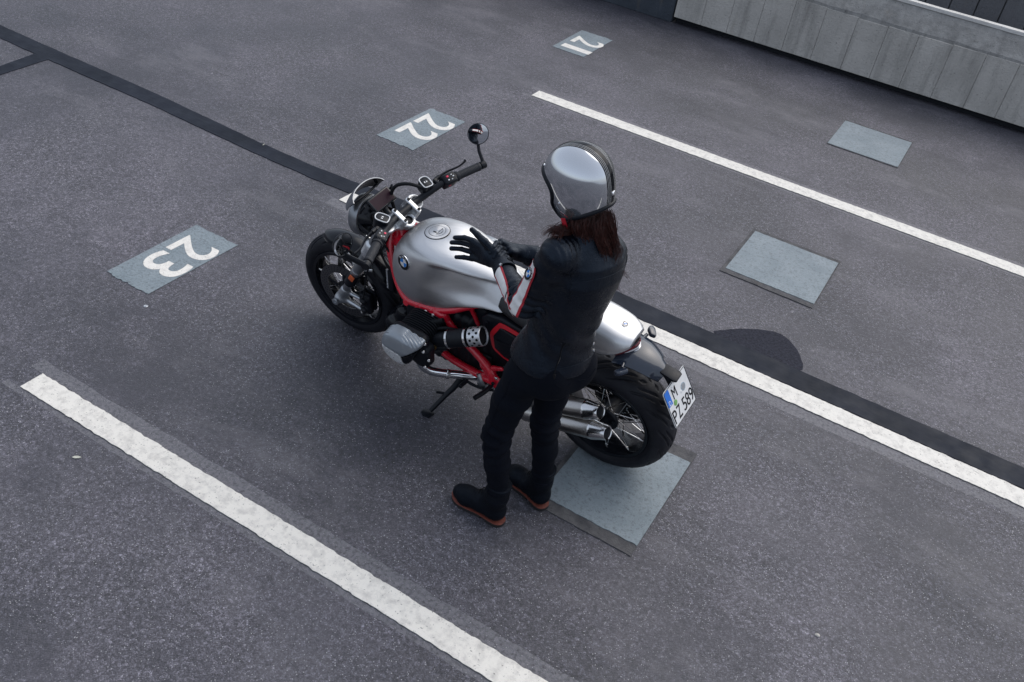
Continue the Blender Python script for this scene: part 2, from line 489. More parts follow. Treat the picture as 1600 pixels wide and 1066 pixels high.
def prism(pts, o, u, v, t, bev=.0, seg=2):
    """outline (a,b) in the frame o,u,v, thickness t along u x v (centred)"""
    o, u, v = (np.asarray(q, float) for q in (o, u, v)); w = np.cross(u, v); w = w/np.linalg.norm(w)
    bm = bmesh.new()
    lo = [bm.verts.new(o+u*a+v*b-w*t/2) for a, b in pts]
    f = bm.faces.new(lo)
    r = bmesh.ops.extrude_face_region(bm, geom=[f])
    for e in r['geom']:
        if isinstance(e, bmesh.types.BMVert): e.co += Vector(w*t)
    bmesh.ops.recalc_face_normals(bm, faces=bm.faces)
    if bev: bmesh.ops.bevel(bm, geom=list(bm.edges), offset=bev, segments=seg, affect='EDGES', profile=.5)
    return bm_out(bm)
def sheet(P, t):
    """grid of points P[i][j] given a real thickness t along its normals"""
    P = np.asarray(P, float); nu, nv = P.shape[:2]
    du = np.gradient(P, axis=0); dv = np.gradient(P, axis=1)
    N = np.cross(du, dv); N /= np.linalg.norm(N, axis=2)[..., None]+1e-12
    A = (P+N*t/2).reshape(-1, 3); B = (P-N*t/2).reshape(-1, 3); n = nu*nv
    f = grid_faces(nu, nv); F = f+[tuple(i+n for i in reversed(q)) for q in f]
    ring = [i*nv for i in range(nu)]+[(nu-1)*nv+j for j in range(1, nv)]+[i*nv+nv-1 for i in reversed(range(nu-1))]+[j for j in reversed(range(1, nv-1))]
    for a, b in zip(ring, ring[1:]+ring[:1]): F.append((b, a, a+n, b+n))
    return np.concatenate([A, B]), F
def loft(rows, cap=True):
    P = np.asarray(rows, float); nu, nv = P.shape[:2]
    f = grid_faces(nu, nv, False, True)
    if cap: f.append(tuple(range(nv))); f.append(tuple(reversed(range((nu-1)*nv, nu*nv))))
    return P.reshape(-1, 3), f
def resample_rows(rows, n):
    """smooth rows in both directions; rows: stations x control points x 3"""
    A = np.asarray(rows, float)
    B = np.stack([spline(A[:, j], n) for j in range(A.shape[1])], 1)
    return B
BOLD = .011
def text_mesh(txt, size):
    c = bpy.data.curves.new('lettering', 'FONT'); c.body = txt; c.size = size; c.offset = BOLD; c.resolution_u = 6
    o = bpy.data.objects.new('lettering', c); COL.objects.link(o)
    dg = bpy.context.evaluated_depsgraph_get()
    me = bpy.data.meshes.new_from_object(o.evaluated_get(dg))
    V = np.array([v.co[:] for v in me.vertices]).reshape(-1, 3); F = [tuple(p.vertices) for p in me.polygons]
    bpy.data.objects.remove(o); bpy.data.curves.remove(c); bpy.data.meshes.remove(me)
    V[:, :2] -= (V[:, :2].max(0)+V[:, :2].min(0))/2
    return V, F
def place_text(txt, w, h, o, u, v, t=.0008):
    """lettering stretched to w x h, laid in the frame o,u,v with thickness t"""
    V, F = text_mesh(txt, 1.0)
    ex = V[:, :2].max(0)-V[:, :2].min(0)
    o, u, v = (np.asarray(q, float) for q in (o, u, v)); nrm = np.cross(u, v)
    base = o+np.outer(V[:, 0]*w/ex[0], u)+np.outer(V[:, 1]*h/ex[1], v)
    bm = bmesh.new()
    vs_ = [bm.verts.new(p) for p in base]
    fs = []
    for q in F:
        try: fs.append(bm.faces.new([vs_[i] for i in q]))
        except ValueError: pass
    bmesh.ops.remove_doubles(bm, verts=list(bm.verts), dist=1e-6)
    r = bmesh.ops.extrude_face_region(bm, geom=list(bm.faces))
    for e in r['geom']:
        if isinstance(e, bmesh.types.BMVert): e.co += Vector(nrm*t)
    bmesh.ops.recalc_face_normals(bm, faces=bm.faces)
    return bm_out(bm)

# ---- distance-field modelling
def seg(P, a, b, r1, r2=None, sc=None):
    a = np.asarray(a, np.float32); b = np.asarray(b, np.float32); r2 = r1 if r2 is None else r2
    ba = b-a; t = np.clip(((P-a)@ba)/max(float(ba@ba), 1e-9), 0, 1)
    return np.linalg.norm(P-a-t[:, None]*ba, axis=1)-(r1+(r2-r1)*t)
def ell(P, c, r):
    q = (P-np.asarray(c, np.float32))/np.asarray(r, np.float32)
    k = np.linalg.norm(q, axis=1); return (k-1)*min(r)
def rbox(P, c, h, r):
    q = np.abs(P-np.asarray(c, np.float32))-(np.asarray(h, np.float32)-r)
    return np.linalg.norm(np.maximum(q, 0), axis=1)+np.minimum(q.max(1), 0)-r
def smin(a, b, k):
    h = np.clip(.5+.5*(b-a)/k, 0, 1); return b+(a-b)*h-k*h*(1-h)
def smax(a, b, k): return -smin(-a, -b, k)
def surfnet(fn, lo, hi, h, snap=2):
    lo = np.asarray(lo, float); hi = np.asarray(hi, float)
    n = np.ceil((hi-lo)/h).astype(int)+1
    ax = [lo[i]+h*np.arange(n[i]) for i in range(3)]
    X, Y, Z = np.meshgrid(*ax, indexing='ij')
    Pt = np.stack([X, Y, Z], -1).reshape(-1, 3).astype(np.float32)
    val = np.concatenate([fn(c) for c in np.array_split(Pt, max(1, len(Pt)//400000))]).reshape(n)
    s = val < 0
    cs = [(i, j, k) for i in (0, 1) for j in (0, 1) for k in (0, 1)]
    def sh(A, c): return A[c[0]:A.shape[0]-1+c[0], c[1]:A.shape[1]-1+c[1], c[2]:A.shape[2]-1+c[2]]
    cnt = sum(sh(s, c).astype(np.int8) for c in cs)
    act = (cnt > 0) & (cnt < 8)
    I = np.argwhere(act)
    idx = -np.ones(act.shape, np.int64); idx[act] = np.arange(len(I))
    acc = np.zeros((len(I), 3)); num = np.zeros(len(I))
    for a in cs:
        for d in range(3):
            if a[d]: continue
            b = list(a); b[d] = 1
            va = val[I[:, 0]+a[0], I[:, 1]+a[1], I[:, 2]+a[2]]; vb = val[I[:, 0]+b[0], I[:, 1]+b[1], I[:, 2]+b[2]]
            cr = (va < 0) != (vb < 0)
            t = np.where(cr, va/np.where(cr, va-vb, 1), 0)
            p = np.tile(np.array(a, float), (len(I), 1)); p[:, d] += t
            acc[cr] += p[cr]; num[cr] += 1
    V = lo+h*(I+acc/num[:, None])
    F = []
    for d in range(3):
        e1, e2 = (d+1) % 3, (d+2) % 3
        s0 = [slice(None)]*3; s1 = [slice(None)]*3
        s0[d] = slice(0, n[d]-1); s1[d] = slice(1, n[d])
        for q in (e1, e2): s0[q] = slice(1, n[q]-1); s1[q] = slice(1, n[q]-1)
        A = s[tuple(s0)]; B = s[tuple(s1)]
        E = np.argwhere(A != B)
        if not len(E): continue
        off = np.zeros(3, int); off[e1] = 1; off[e2] = 1
        C = E+off
        def cell(d1, d2):
            c = C.copy(); c[:, e1] -= d1; c[:, e2] -= d2; return idx[c[:, 0], c[:, 1], c[:, 2]]
        Q = np.stack([cell(1, 1), cell(0, 1), cell(0, 0), cell(1, 0)], 1)
        flip = ~A[tuple(E.T)]
        Q[flip] = Q[flip][:, ::-1]
        F.append(Q)
    F = np.concatenate(F)
    for _ in range(snap):                     # settle the vertices on the surface itself
        p = V.astype(np.float32); e = h*.3; f0 = fn(p)
        g = np.stack([(fn(p+np.eye(3, dtype=np.float32)[k]*e)-f0)/e for k in range(3)], 1)
        st = -(f0/(np.maximum((g*g).sum(1), .2)))[:, None]*g
        L = np.linalg.norm(st, axis=1)[:, None]
        V = V+st*np.minimum(1, .6*h/np.maximum(L, 1e-9))
    return V, [tuple(q) for q in F.tolist()]
def wob(P, fr, seed, n=5):
    r = np.random.default_rng(seed); out = np.zeros(len(P), np.float32)
    for _ in range(n):
        d = r.normal(size=3); d /= np.linalg.norm(d)
        out += np.sin(P@(d*fr*r.uniform(.7, 1.4)).astype(np.float32)+r.uniform(0, 6.28))
    return out/n

# ------------------------------------------------------------------ the deck and what is painted on it
def sheet_poly(pts, z):
    return [(x, y, z) for x, y in pts], [tuple(range(len(pts)))]
g = G(); g.add(sheet_poly([(-90, -90), (90, -90), (90, 90), (-90, 90)], 0))
tag(obj('ground', g, 'asphalt', smooth=False), 'grey worn asphalt of the parking deck', kind='structure')

def rough_strip(pts_a, pts_b, z, jag, step, t):
    """strip between two edge polylines, edges uneven, with thickness t"""
    a = np.asarray(pts_a, float); b = np.asarray(pts_b, float)
    L = np.linalg.norm(a[-1]-a[0]); n = max(4, int(L/step))
    def samp(p):
        d = np.concatenate([[0], np.cumsum(np.linalg.norm(np.diff(p, axis=0), axis=1))]); s = np.linspace(0, d[-1], n)
        q = np.stack([np.interp(s, d, p[:, k]) for k in (0, 1)], 1)
        nz = rng.normal(size=(n, 2))*jag; nz = nz*.6+np.roll(nz, 1, 0)*.4
        return q+nz
    A, B = samp(a), samp(b)
    rows = [[(A[i][0]*(1-k)+B[i][0]*k, A[i][1]*(1-k)+B[i][1]*k, z) for k in (0, .5, 1)] for i in range(n)]
    V, F = sheet(rows, t)
    V = np.asarray(V); V[:, 2] += 0
    return V, F
for y0, y1, x1, lab in ((1.825, 1.944, 4, 'white parking line nearest the camera, crossing the lower left corner'),
                        (4.172, 4.306, 4.001, 'white parking line behind the motorcycle, beside the black tar seam'),
                        (6.640, 6.777, 4, 'white parking line farthest back, right of the helmet')):
    g = G(); g.add(rough_strip([(-3.272-(.04 if x1 > 4 else 0), y0), (x1, y0)], [(-3.272-(.04 if x1 > 4 else 0), y1), (x1, y1)], .004, .0022, .014, .003))
    o = obj('parking_line', g, 'line_paint', smooth=False)
    tag(o, lab, 'parking line', 'painted parking lines')
# tar-filled seams
g = G(); g.add(rough_strip([(-7.9, 4.300), (-6.34, 4.290), (-5.16, 4.295), (-4.15, 4.268), (-3.6, 4.272), (-2.9, 4.312), (6, 4.318)],
                           [(-7.9, 4.465), (-6.34, 4.450), (-5.25, 4.450), (-4.23, 4.410), (-3.7, 4.408), (-2.8, 4.478), (6, 4.500)], .0030, .0022, .03, .003))
tag(obj('tar_seam', g, 'tar', smooth=False), 'long black tar seam running behind the motorcycle from upper left to right', 'tar seam', 'tar seams')
g = G(); g.add(rough_strip([(-6.37, 4.29), (-6.33, 3.965), (-6.30, 3.0)], [(-6.22, 4.29), (-6.20, 3.9), (-6.17, 3.0)], .0026, .0022, .03, .003))
tag(obj('tar_seam', g, 'tar', smooth=False), 'short tar seam branching off towards the camera at the upper left corner', 'tar seam', 'tar seams')
# numbered bay markers
def jag_rect(x0, x1, y0, y1, z, j, t):
    return rough_strip([(x0, y0), (x1, y0)], [(x0, y1), (x1, y1)], z, j, .012, t)
def bay_number(x0, x1, y0, y1, digits, lab):
    g = G(); g.add(jag_rect(x0, x1, y0, y1, .0022, .0055, .0025))
    o = obj('bay_number', g, 'blue_grey_paint', smooth=False)
    tag(o, lab, 'bay number', 'numbered bay markers')
    for ch, xa, xb, ya, yb in digits:
        d = G(); d.add(place_text(ch, yb-ya, xb-xa, ((xa+xb)/2, (ya+yb)/2, .0037), (0, -1, 0), (1, 0, 0), .0012))
        obj('digit', d, 'digit_paint', o, smooth=False)
bay_number(-3.725, -3.40, 2.69, 3.352, [('2', -3.675, -3.408, 3.065, 3.245), ('3', -3.675, -3.408, 2.855, 3.035)], 'blue-grey painted bay marker reading 23, left of the front wheel')
bay_number(-3.715, -3.385, 5.10, 5.785, [('2', -3.668, -3.385, 5.49, 5.69), ('2', -3.670, -3.385, 5.255, 5.455)], 'blue-grey painted bay marker reading 22, behind the handlebar mirror')
bay_number(-3.72, -3.38, 7.81, 8.46, [('2', -3.668, -3.368, 8.085, 8.285), ('1', -3.668, -3.368, 7.895, 7.985)], 'blue-grey painted bay marker reading 21, near the concrete wall')
# plain slabs at the other end of the bays
def slab(x0, x1, y0, y1, border, lab):
    e = empty('bay_slab', ((x0+x1)/2, (y0+y1)/2, 0))
    tag(e, lab, 'slab', 'blue-grey painted slabs in the bays')
    L = (-(x0+x1)/2, -(y0+y1)/2, 0)
    b = border
    g = G(); g.add(rough_strip([(x0-b[0], y0-b[2]), (x1+b[1], y0-b[2])], [(x0-b[0], y1+b[3]), (x1+b[1], y1+b[3])], .003, .0025, .03, .004))
    obj('mortar_bed', g, 'slab_mortar', e, smooth=False, loc=L)
    g = G(); g.add(jag_rect(x0, x1, y0, y1, .0065, .0018, .003))
    obj('painted_top', g, 'blue_grey_paint', e, smooth=False, loc=L)
slab(-1.0, -.512, 2.747, 3.382, (.02, .004, .065, .08), 'blue-grey slab under the rear wheel, right of the rider\'s boots')
slab(-1.0, -.406, 5.216, 5.832, (.02, .004, .05, .04), 'blue-grey slab right of the rider\'s shoulder, between two white lines')
slab(-1.002, -.403, 7.762, 8.388, (.004, .006, .01, .03), 'blue-grey slab nearest the concrete wall at upper right')
# dark asphalt repair next to the seam
pts = spline([(-.80, 4.49), (-.752, 4.575), (-.655, 4.672), (-.50, 4.758), (-.385, 4.705), (-.305, 4.60), (-.285, 4.49), (-.54, 4.47)], 6, True)
pts = pts[:, :2]+rng.normal(size=(len(pts), 2))*.0015
g = G(); g.add(prism([(a, b) for a, b in pts], (0, 0, .0012), (1, 0, 0), (0, 1, 0), .0014))
tag(obj('asphalt_repair', g, 'patch_asphalt', smooth=False), 'dark half-round asphalt repair next to the tar seam, right of the tail', 'asphalt repair')

# ------------------------------------------------------------------ parapet wall
wall = empty('parapet_wall', (-1.2, 9.47, 0))
tag(wall, 'low board-marked concrete parapet wall at upper right', 'wall')
WL = (1.2, -9.47, 0)
g = G(); g.add(box((1.38, 9.62, .30), (9.10, .20, .46)))
obj('core', g, 'wall_concrete', wall, smooth=False, loc=WL)
g = G(); g.add(box((1.38, 9.66, .036), (9.10, .16, .065)))
obj('recessed_base', g, 'shadow_gap', wall, smooth=False, loc=WL)
# formwork boards, each its own strip
x = -3.17; k = 0
while x < 5.6:
    w = .298+rng.uniform(-.014, .014)
    d = rng.uniform(0, .0025); top = .585+rng.choice([0, 0, 0, .006, -.008])
    g = G(); g.add(box((x+w/2, 9.510-d/2, (.072+top)/2), (w-.003, .030+d, top-.072), .0015, 1))
    obj('concrete_panel', g, 'wall_concrete', wall, smooth=False, loc=WL)
    x += w; k += 1
# sloped cap and arris, its brightness from the sky put into paler concrete
n = 60
rows = []
for i in range(n+1):
    xx = -3.17+9.10*i/n
    j = rng.normal(size=6)*.004
    rows.append([(xx, 9.50+j[0], .575), (xx, 9.505+j[0], .615+j[1]), (xx, 9.60+j[2], .74+j[3]), (xx, 9.655, .795+j[4]), (xx, 9.70, .79), (xx, 9.70, .575)])
g = G(); g.add(loft(rows)); obj('cap', g, 'wall_cap', wall, smooth=False, loc=WL)
g = G(); g.add(rough_strip([(-3.17, 9.638), (5.93, 9.638)], [(-3.17, 9.712), (5.93, 9.712)], .806, .003, .05, .03))
obj('coping_edge', g, 'coping_edge', wall, smooth=False, loc=WL)
# darker recessed stretch left of the wall
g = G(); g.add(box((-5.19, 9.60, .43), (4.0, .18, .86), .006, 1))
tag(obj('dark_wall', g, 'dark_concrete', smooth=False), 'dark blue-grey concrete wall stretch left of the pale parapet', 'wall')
# ribbed wall across the drop behind the parapet
far = empty('far_wall', (1, 11.6, 0))
tag(far, 'dark ribbed concrete wall behind the parapet in the top right corner', 'wall')
FL = (-1, -11.6, 0)
g = G(); g.add(box((1.5, 11.75, .9), (12, .24, 1.8))); obj('backing', g, 'far_concrete', far, smooth=False, loc=FL)
x = -4.3
while x < 7.2:
    w = .27+rng.uniform(-.02, .02)
    g = G(); g.add(box((x+w/2, 11.610-rng.uniform(0, .008), .9), (w-.012, .04, 1.79), .004, 1))
    obj('concrete_panel', g, 'far_concrete', far, smooth=False, loc=FL); x += w

# ------------------------------------------------------------------ litter on the deck
def bit(name, x, y, pts, mat, lab, cat, rz, t=.002, z=.004):
    g = G(); g.add(prism(pts, (0, 0, 0), (1, 0, 0), (0, 1, 0), t, t*.3, 1))
    o = obj(name, g, mat, loc=(x, y, z)); o.rotation_euler = (R_(6), R_(-8), rz); tag(o, lab, cat)
leafp = [(-.020, 0), (-.010, .007), (.004, .008), (.016, .003), (.022, 0), (.012, -.005), (-.004, -.007), (-.014, -.005)]
bit('leaf', -2.72, 1.68, leafp, 'leaf_pale', 'small pale leaf on the asphalt below the nearest parking line', 'leaf', .5, z=.006)
bit('leaf', -4.159, 4.395, [(a*.5, b*.4) for a, b in leafp], 'leaf_pale', 'tiny yellowish leaf on the long tar seam', 'leaf', 1.6, z=.010)
g = G(); V, F = lathe([(0, .0), (.001, .007), (.004, .008), (.007, .005), (.008, 0)], (0, 0, 0), (0, 0, 1), 9)
V = np.array(V); V[:, 0] *= 1.4; V += rng.normal(size=V.shape)*.0007
g.add((V, F)); o = obj('pebble', g, 'pebble_grey', loc=(.296, 2.785, 0)); tag(o, 'small pale pebble on the asphalt at lower right', 'pebble')
g = G(); g.add(lathe([(0, .011), (.002, .011), (.003, .008), (.002, .006), (.005, .004), (.006, 0)], (0, 0, .001), (0, 0, 1), 16))
tag(obj('survey_stud', g, 'cast_aluminium', loc=(-3.332, 2.611, 0)), 'small metal stud set in the asphalt in front of marker 23', 'stud')

# ------------------------------------------------------------------ motorcycle
# bike frame: x forward from the rear contact patch, y to the left, z up
LEAN, BYAW = .1711, -.017
bike = empty('motorcycle', (-.8902, 3.1863, .002), (-LEAN, 0, math.pi+BYAW))
tag(bike, 'roadster motorcycle with brushed aluminium tank and red tubular frame, leaning on its side stand', 'motorcycle')
WB, RF, RR = 1.511, .300, .315
RAKE = R_(27.7)
SA = np.array([-math.sin(RAKE), 0, math.cos(RAKE)])      # steering axis, upwards
SN = np.array([math.cos(RAKE), 0, math.sin(RAKE)])       # forward across it
YV = np.array([0, 1., 0])
def P3(name, g, mat, parent=None, **kw): return obj(name, g, mat, parent or bike, **kw)
def both(name, g, mat, parent=None, **kw):
    a = P3(name, g, mat, parent, **kw); b = P3(name, mirror_y(g), mat, parent, **kw); return a, b
def bolt(g, c, ax, r=.006, h=.006, mi=0):
    g.add(lathe([(0, r), (h*.8, r), (h, r*.8), (h, r*.45), (h*.5, r*.4), (h*.5, 0)], c, ax, 10), mi)

# ---- wheels
def make_wheel(name, cx, Rw, hw, bead_w, ngr, rear):
    rim = G()
    pr = [(-bead_w-.008, .206), (-bead_w-.010, .222), (-bead_w-.004, .226), (-bead_w+.003, .214), (-bead_w*.55, .205), (-.012, .199), (.012, .199),
          (bead_w*.55, .205), (bead_w-.003, .214), (bead_w+.004, .226), (bead_w+.010, .222), (bead_w+.008, .206), (bead_w*.6, .193), (.02, .188), (-.02, .188), (-bead_w*.6, .193)]
    rim.add(lathe(pr, (0, 0, 0), (0, 1, 0), 96, True))
    w = obj(name, rim, 'black_gloss', bike, loc=(cx, 0, Rw))
    # tyre with cut grooves
    nt, nc = (720, 132) if rear else (600, 84)
    ang = np.linspace(-2.35, 2.35, nc)
    prof = []
    rc = Rw-.062 if rear else Rw-.052
    for a in ang:
        if abs(a) <= math.pi/2: r_, w_ = rc+(Rw-rc)*math.cos(a), hw*math.sin(a)
        else:
            q = (abs(a)-math.pi/2)/(2.35-math.pi/2)
            r_, w_ = rc+(.218-rc)*q, math.copysign(hw+(bead_w-hw)*q**1.6, a)
        prof.append((r_, w_))
    prof = np.array(prof)
    T = np.linspace(0, 2*math.pi, nt, endpoint=False)
    S = prof[:, 1]/hw; cr = np.abs(ang) < 1.45
    D = np.zeros((nt, nc))
    per = 2*math.pi/ngr
    for side in (-1, 1):
        for (off, s0, s1, skew, wd) in ((0, .12, .62, .62, .0042), (.45, .42, .93, .70, .0040), (.72, .05, .30, .30, .0034)):
            s = S*side
            inside = (s > s0) & (s < s1) & cr
            end = np.clip(np.minimum((s-s0), (s1-s))/.06, 0, 1)
            ph = (T[:, None]*(-1)+skew*(s[None, :]**1.4 if True else 0)*np.ones((nt, 1))) if False else (T[:, None]+skew*np.sign(s)*np.abs(s)**1.3+off*per+(.5*per if side > 0 else 0))
            dd = (ph+per/2) % per-per/2
            m = np.clip(1-(np.abs(dd)*Rw*.27-wd*.5)/.0022, 0, 1)*end*inside
            D = np.maximum(D, m)
    # two shallow mould rings on the sidewall
    ring = .0012*((np.abs(ang) > 1.75) & (np.abs(ang) < 1.84))
    rad = prof[None, :, 0]-D*.0065*np.clip(np.cos(np.clip(ang, -1.5, 1.5)), .25, 1)
    wy = prof[None, :, 1]-np.sign(S)*D*.0055*np.abs(np.sin(ang)) + np.sign(S)*ring
    V = np.stack([rad*np.cos(T)[:, None], wy+0*rad, rad*np.sin(T)[:, None]], -1).reshape(-1, 3)
    t = G(); t.add((V, [tuple(reversed(q)) for q in grid_faces(nt, nc, True, False)]))
    obj('tyre', t, 'rubber_tyre', w, angle=None)
    # hub
    h = G()
    if rear:
        h.add(lathe([(-.105, .03), (-.10, .058), (-.06, .066), (-.05, .05), (-.04, .046), (.035, .046), (.045, .062), (.062, .066), (.070, .060), (.074, .034), (.098, .030), (.102, .018), (.102, .0)], (0, 0, 0), (0, 1, 0), 36))
        for k in range(5):
            a = k*2*math.pi/5+.3
            bolt(h, (.045*math.cos(a), .069, .045*math.sin(a)), (0, 1, 0), .009, .012)
        h.add(lathe([(-.115, 0), (-.115, .085), (-.10, .105), (-.07, .105), (-.055, .08), (-.05, 0)], (0, 0, 0), (0, 1, 0), 30))
        fl = [(.050, .060), (-.045, .058)]
    else:
        h.add(lathe([(-.075, .016), (-.07, .035), (-.055, .052), (-.045, .050), (-.035, .030), (.035, .030), (.045, .050), (.055, .052), (.07, .035), (.075, .016)], (0, 0, 0), (0, 1, 0), 32))
        fl = [(.046, .048), (-.046, .048)]
    obj('hub', h, 'black_satin', w)
    # crossed spokes, 40 of them on two shared shapes per flange
    nsp = 10
    for (fy, fr) in fl:
        for sg in (-1, 1):
            sgy = math.copysign(1, fy)
            a0, a1 = 0, sg*R_(27)
            A = np.array([fr*math.cos(a0), fy+sgy*.002*sg, fr*math.sin(a0)])
            B = np.array([.200*math.cos(a1), sgy*bead_w*.78, .200*math.sin(a1)])
            q = G(); q.add(cyl(A, B, .0022, n=6)); d = unit(B-A)
            q.add(cyl(B-d*.022, B-d*.002, .0040, .0040, n=6)); bolt(q, A-YV*sgy*.002, YV*sgy, .0045, .005)
            me = mesh('spoke', q, 'polished_steel')
            for k in range(nsp):
                o = bpy.data.objects.new('spoke', me); COL.objects.link(o); o.parent = w
                o.rotation_euler = (0, 2*math.pi*k/nsp+(0 if sgy > 0 else math.pi/nsp/2)+(math.pi/nsp if sg > 0 else 0), 0)
    # brake discs
    def disc(y, r0, r1):
        d = G()
        d.add(lathe([(-.0025, r0), (-.0025, r1), (.0025, r1), (.0025, r0)], (0, y, 0), (0, 1, 0), 64, True), 0)
        for k in range(40):
            for rr, ph in ((r0+.010, 0), (r0+.022, .05), (r0+.034, .1)):
                a = 2*math.pi*k/40+ph
                if rr < r1-.004: d.add(lathe([(-.0029, .0), (-.0029, .0032), (.0029, .0032), (.0029, 0)], (rr*math.cos(a), y, rr*math.sin(a)), (0, 1, 0), 6), 1)
        for k in range(5):
            a = 2*math.pi*k/5
            d.add(prism([(-.012, .045), (.012, .045), (.007, r0+.004), (-.007, r0+.004)], (0, y-.002*np.sign(y), 0), (math.cos(a), 0, math.sin(a)), (-math.sin(a), 0, math.cos(a)), .004), 1)
        obj('brake_disc', d, ['disc_steel', 'black_satin'], w)
    if rear: disc(-.078, .085, .13)
    else: disc(.068, .112, .160); disc(-.068, .112, .160)
    return w
make_wheel('rear_wheel', 0, RR, .090, .070, 15, True)
make_wheel('front_wheel', WB, RF, .060, .048, 15, False)

# ---- front fork
fx = lambda z: 1.502-(z-.30)*math.tan(RAKE)          # centre line of the fork legs
for s in (1, -1):
    y = .106*s
    pt = lambda z, dy=0: np.array([fx(z), y+dy, z])
    g = G()
    g.add(cyl(pt(.335), pt(.45), .0205, n=24), 0)                       # slider
    g.add(lathe([(0, .0245), (.004, .031), (.012, .029), (.085, .029), (.09, .0265), (.094, .026)], pt(.425), SA, 24), 1)
    g.add(cyl(pt(.508), pt(.905), .0265, n=24, bev=.003), 0)
    g.add(lathe([(0, .030), (.010, .030)], pt(.53), SA, 24), 2)
    leg = P3('fork_leg', g, ['dark_silver', 'black_satin', 'polished_steel'])
    # cast foot with axle clamp and calliper lug
    def foot(Q, y=y, s=s):
        d = seg(Q, pt(.36), pt(.30), .0255, .0265)
        d = smin(d, seg(Q, (WB-.005, y-.012*s, .292), (WB-.005, y+.014*s, .292), .0245), .02)
        d = smin(d, seg(Q, (WB-.02, y-.004*s, .285), (WB-.135, y-.010*s, .262), .016, .010), .03)
        d = smin(d, seg(Q, (WB-.03, y-.004*s, .345), (WB-.125, y-.010*s, .335), .013, .009), .02)
        return d
    V, F = surfnet(foot, (WB-.17, min(y-.07, y+.07), .23), (WB+.06, max(y-.07, y+.07), .41), .0045)
    g = G(); g.add((V, F)); g.add(lathe([(0, .019), (.006, .019), (.008, .015), (.008, .008), (.002, .007), (.002, 0)], (WB-.005, y+.045*s, .292), (0, s, 0), 20))
    obj('fork_foot', g, 'cast_aluminium', leg)
    # radial calliper
    def cal(Q, y=y, s=s):
        d = rbox(Q, (WB-.155, .072*s, .315), (.036, .034, .062), .014)
        d = smax(d, -rbox(Q, (WB-.14, .068*s, .31), (.05, .007, .08), .002), .004)
        for zz in (.285, .345): d = smin(d, seg(Q, (WB-.158, .085*s, zz), (WB-.158, .112*s, zz), .019), .008)
        return d
    V, F = surfnet(cal, (WB-.21, min(.02*s, .13*s), .24), (WB-.09, max(.02*s, .13*s), .39), .0045)
    g = G(); g.add((V, F), 0)
    for zz in (.285, .345): bolt(g, (WB-.158, .130*s, zz), (0, s, 0), .008, .005, 1)
    obj('brake_calliper', g, ['black_satin', 'polished_steel'], leg)
    if s > 0:
        g = G(); g.add(box(pt(.497)+np.array([-.004, .031, 0]), (.03, .006, .036), .002, rot=np.stack([SN, YV, SA], 1)))
        obj('reflector', g, 'reflector_orange', leg)
        o_ = G(); o_.add(stube([(WB-.16, .115, .37), (WB-.19, .13, .45), (WB-.22, .125, .6), (WB-.30, .10, .76), (1.17, .06, .88)], .0045, 8)); obj('brake_hose', o_, 'black_matt', leg)
# front mudguard
nu, nv = 40, 13
rows = []
for i in range(nu):
    a = R_(-27+92*i/(nu-1)); r_ = .318
    e = 1-.35*max(0, 1-i/6)**2-.25*max(0, 1-(nu-1-i)/6)**2
    row = []
    for j in range(nv):
        b = (j/(nv-1)-.5)*2
        yy = .058*e*math.sin(b*1.45)/math.sin(1.45); dr = -.040*(1-math.cos(b*1.45))
        row.append((WB-(r_+dr)*math.sin(a), yy, RF+(r_+dr)*math.cos(a)))
    rows.append(row)
g = G(); g.add(sheet(rows, .003))
fen = P3('front_mudguard', g, 'black_gloss', angle=60)
for s in (1, -1):
    g = G(); g.add(stube([(WB-.02, .066*s, .60), (fx(.52)+.03, .086*s, .55), (fx(.47)+.02, .098*s, .47)], .010, 10, flat=.5))
    g.add(stube([(WB-.19, .062*s, .53), (fx(.50)-.02, .086*s, .52), (fx(.47), .098*s, .47)], .009, 10, flat=.5))
    obj('mudguard_stay', g, 'silver_paint', fen)

# ---- steering head, yokes
BAR = np.array([1.155, 0, .934])
YO = np.array([1.166, 0, .900])
def stp(n_, y, s_): return YO+SN*n_+YV*y+SA*s_
def yoke(Q):
    c = lambda n_, y, a, b, r_: seg(Q, stp(n_, y, a), stp(n_, y, b), r_)
    d = None
    L = Q-YO.astype(np.float32)
    n_, y_, s_ = L@SN.astype(np.float32), L[:, 1], L@SA.astype(np.float32)
    def disc2(cn, cy, r_, h0, h1): return smax(np.hypot(n_-cn, y_-cy)-r_, np.maximum(h0-s_, s_-h1), .006)
    def web(n0, y0, n1, y1, r0, r1, h0, h1):
        a = np.array([n0, y0]); b = np.array([n1, y1]); p = np.stack([n_, y_], 1)-a; ba = b-a
        t = np.clip(p@ba/(ba@ba), 0, 1); return smax(np.linalg.norm(p-t[:, None]*ba, axis=1)-(r0+(r1-r0)*t), np.maximum(h0-s_, s_-h1), .006)
    d = disc2(-.035, 0, .034, -.022, .010)
    for q in (1, -1):
        d = smin(d, disc2(.012, .106*q, .040, -.022, .012), .012)
        d = smin(d, web(-.03, 0, .012, .106*q, .030, .026, -.022, .004), .012)
        d = smin(d, web(.025, .05*q, .02, .10*q, .018, .02, -.02, .006), .012)
        # riser with bar clamp
        d = smin(d, web(.030, .050*q, -.036, .050*q, .0130, .0130, -.01, .0555), .010)
    return d
V, F = surfnet(yoke, (1.06, -.16, .82), (1.27, .16, 1.0), .0042)
g = G(); g.add((V, F), 0)
for q in (1, -1):
    bolt(g, stp(.030, .050*q, .0550), SA, .0075, .006, 1); bolt(g, stp(-.035, .050*q, .0550), SA, .0075, .006, 1)
    g.add(lathe([(0, .020), (.010, .020), (.012, .016), (.010, .008), (.010, 0)], stp(.012, .106*q, .010), SA, 20), 1)
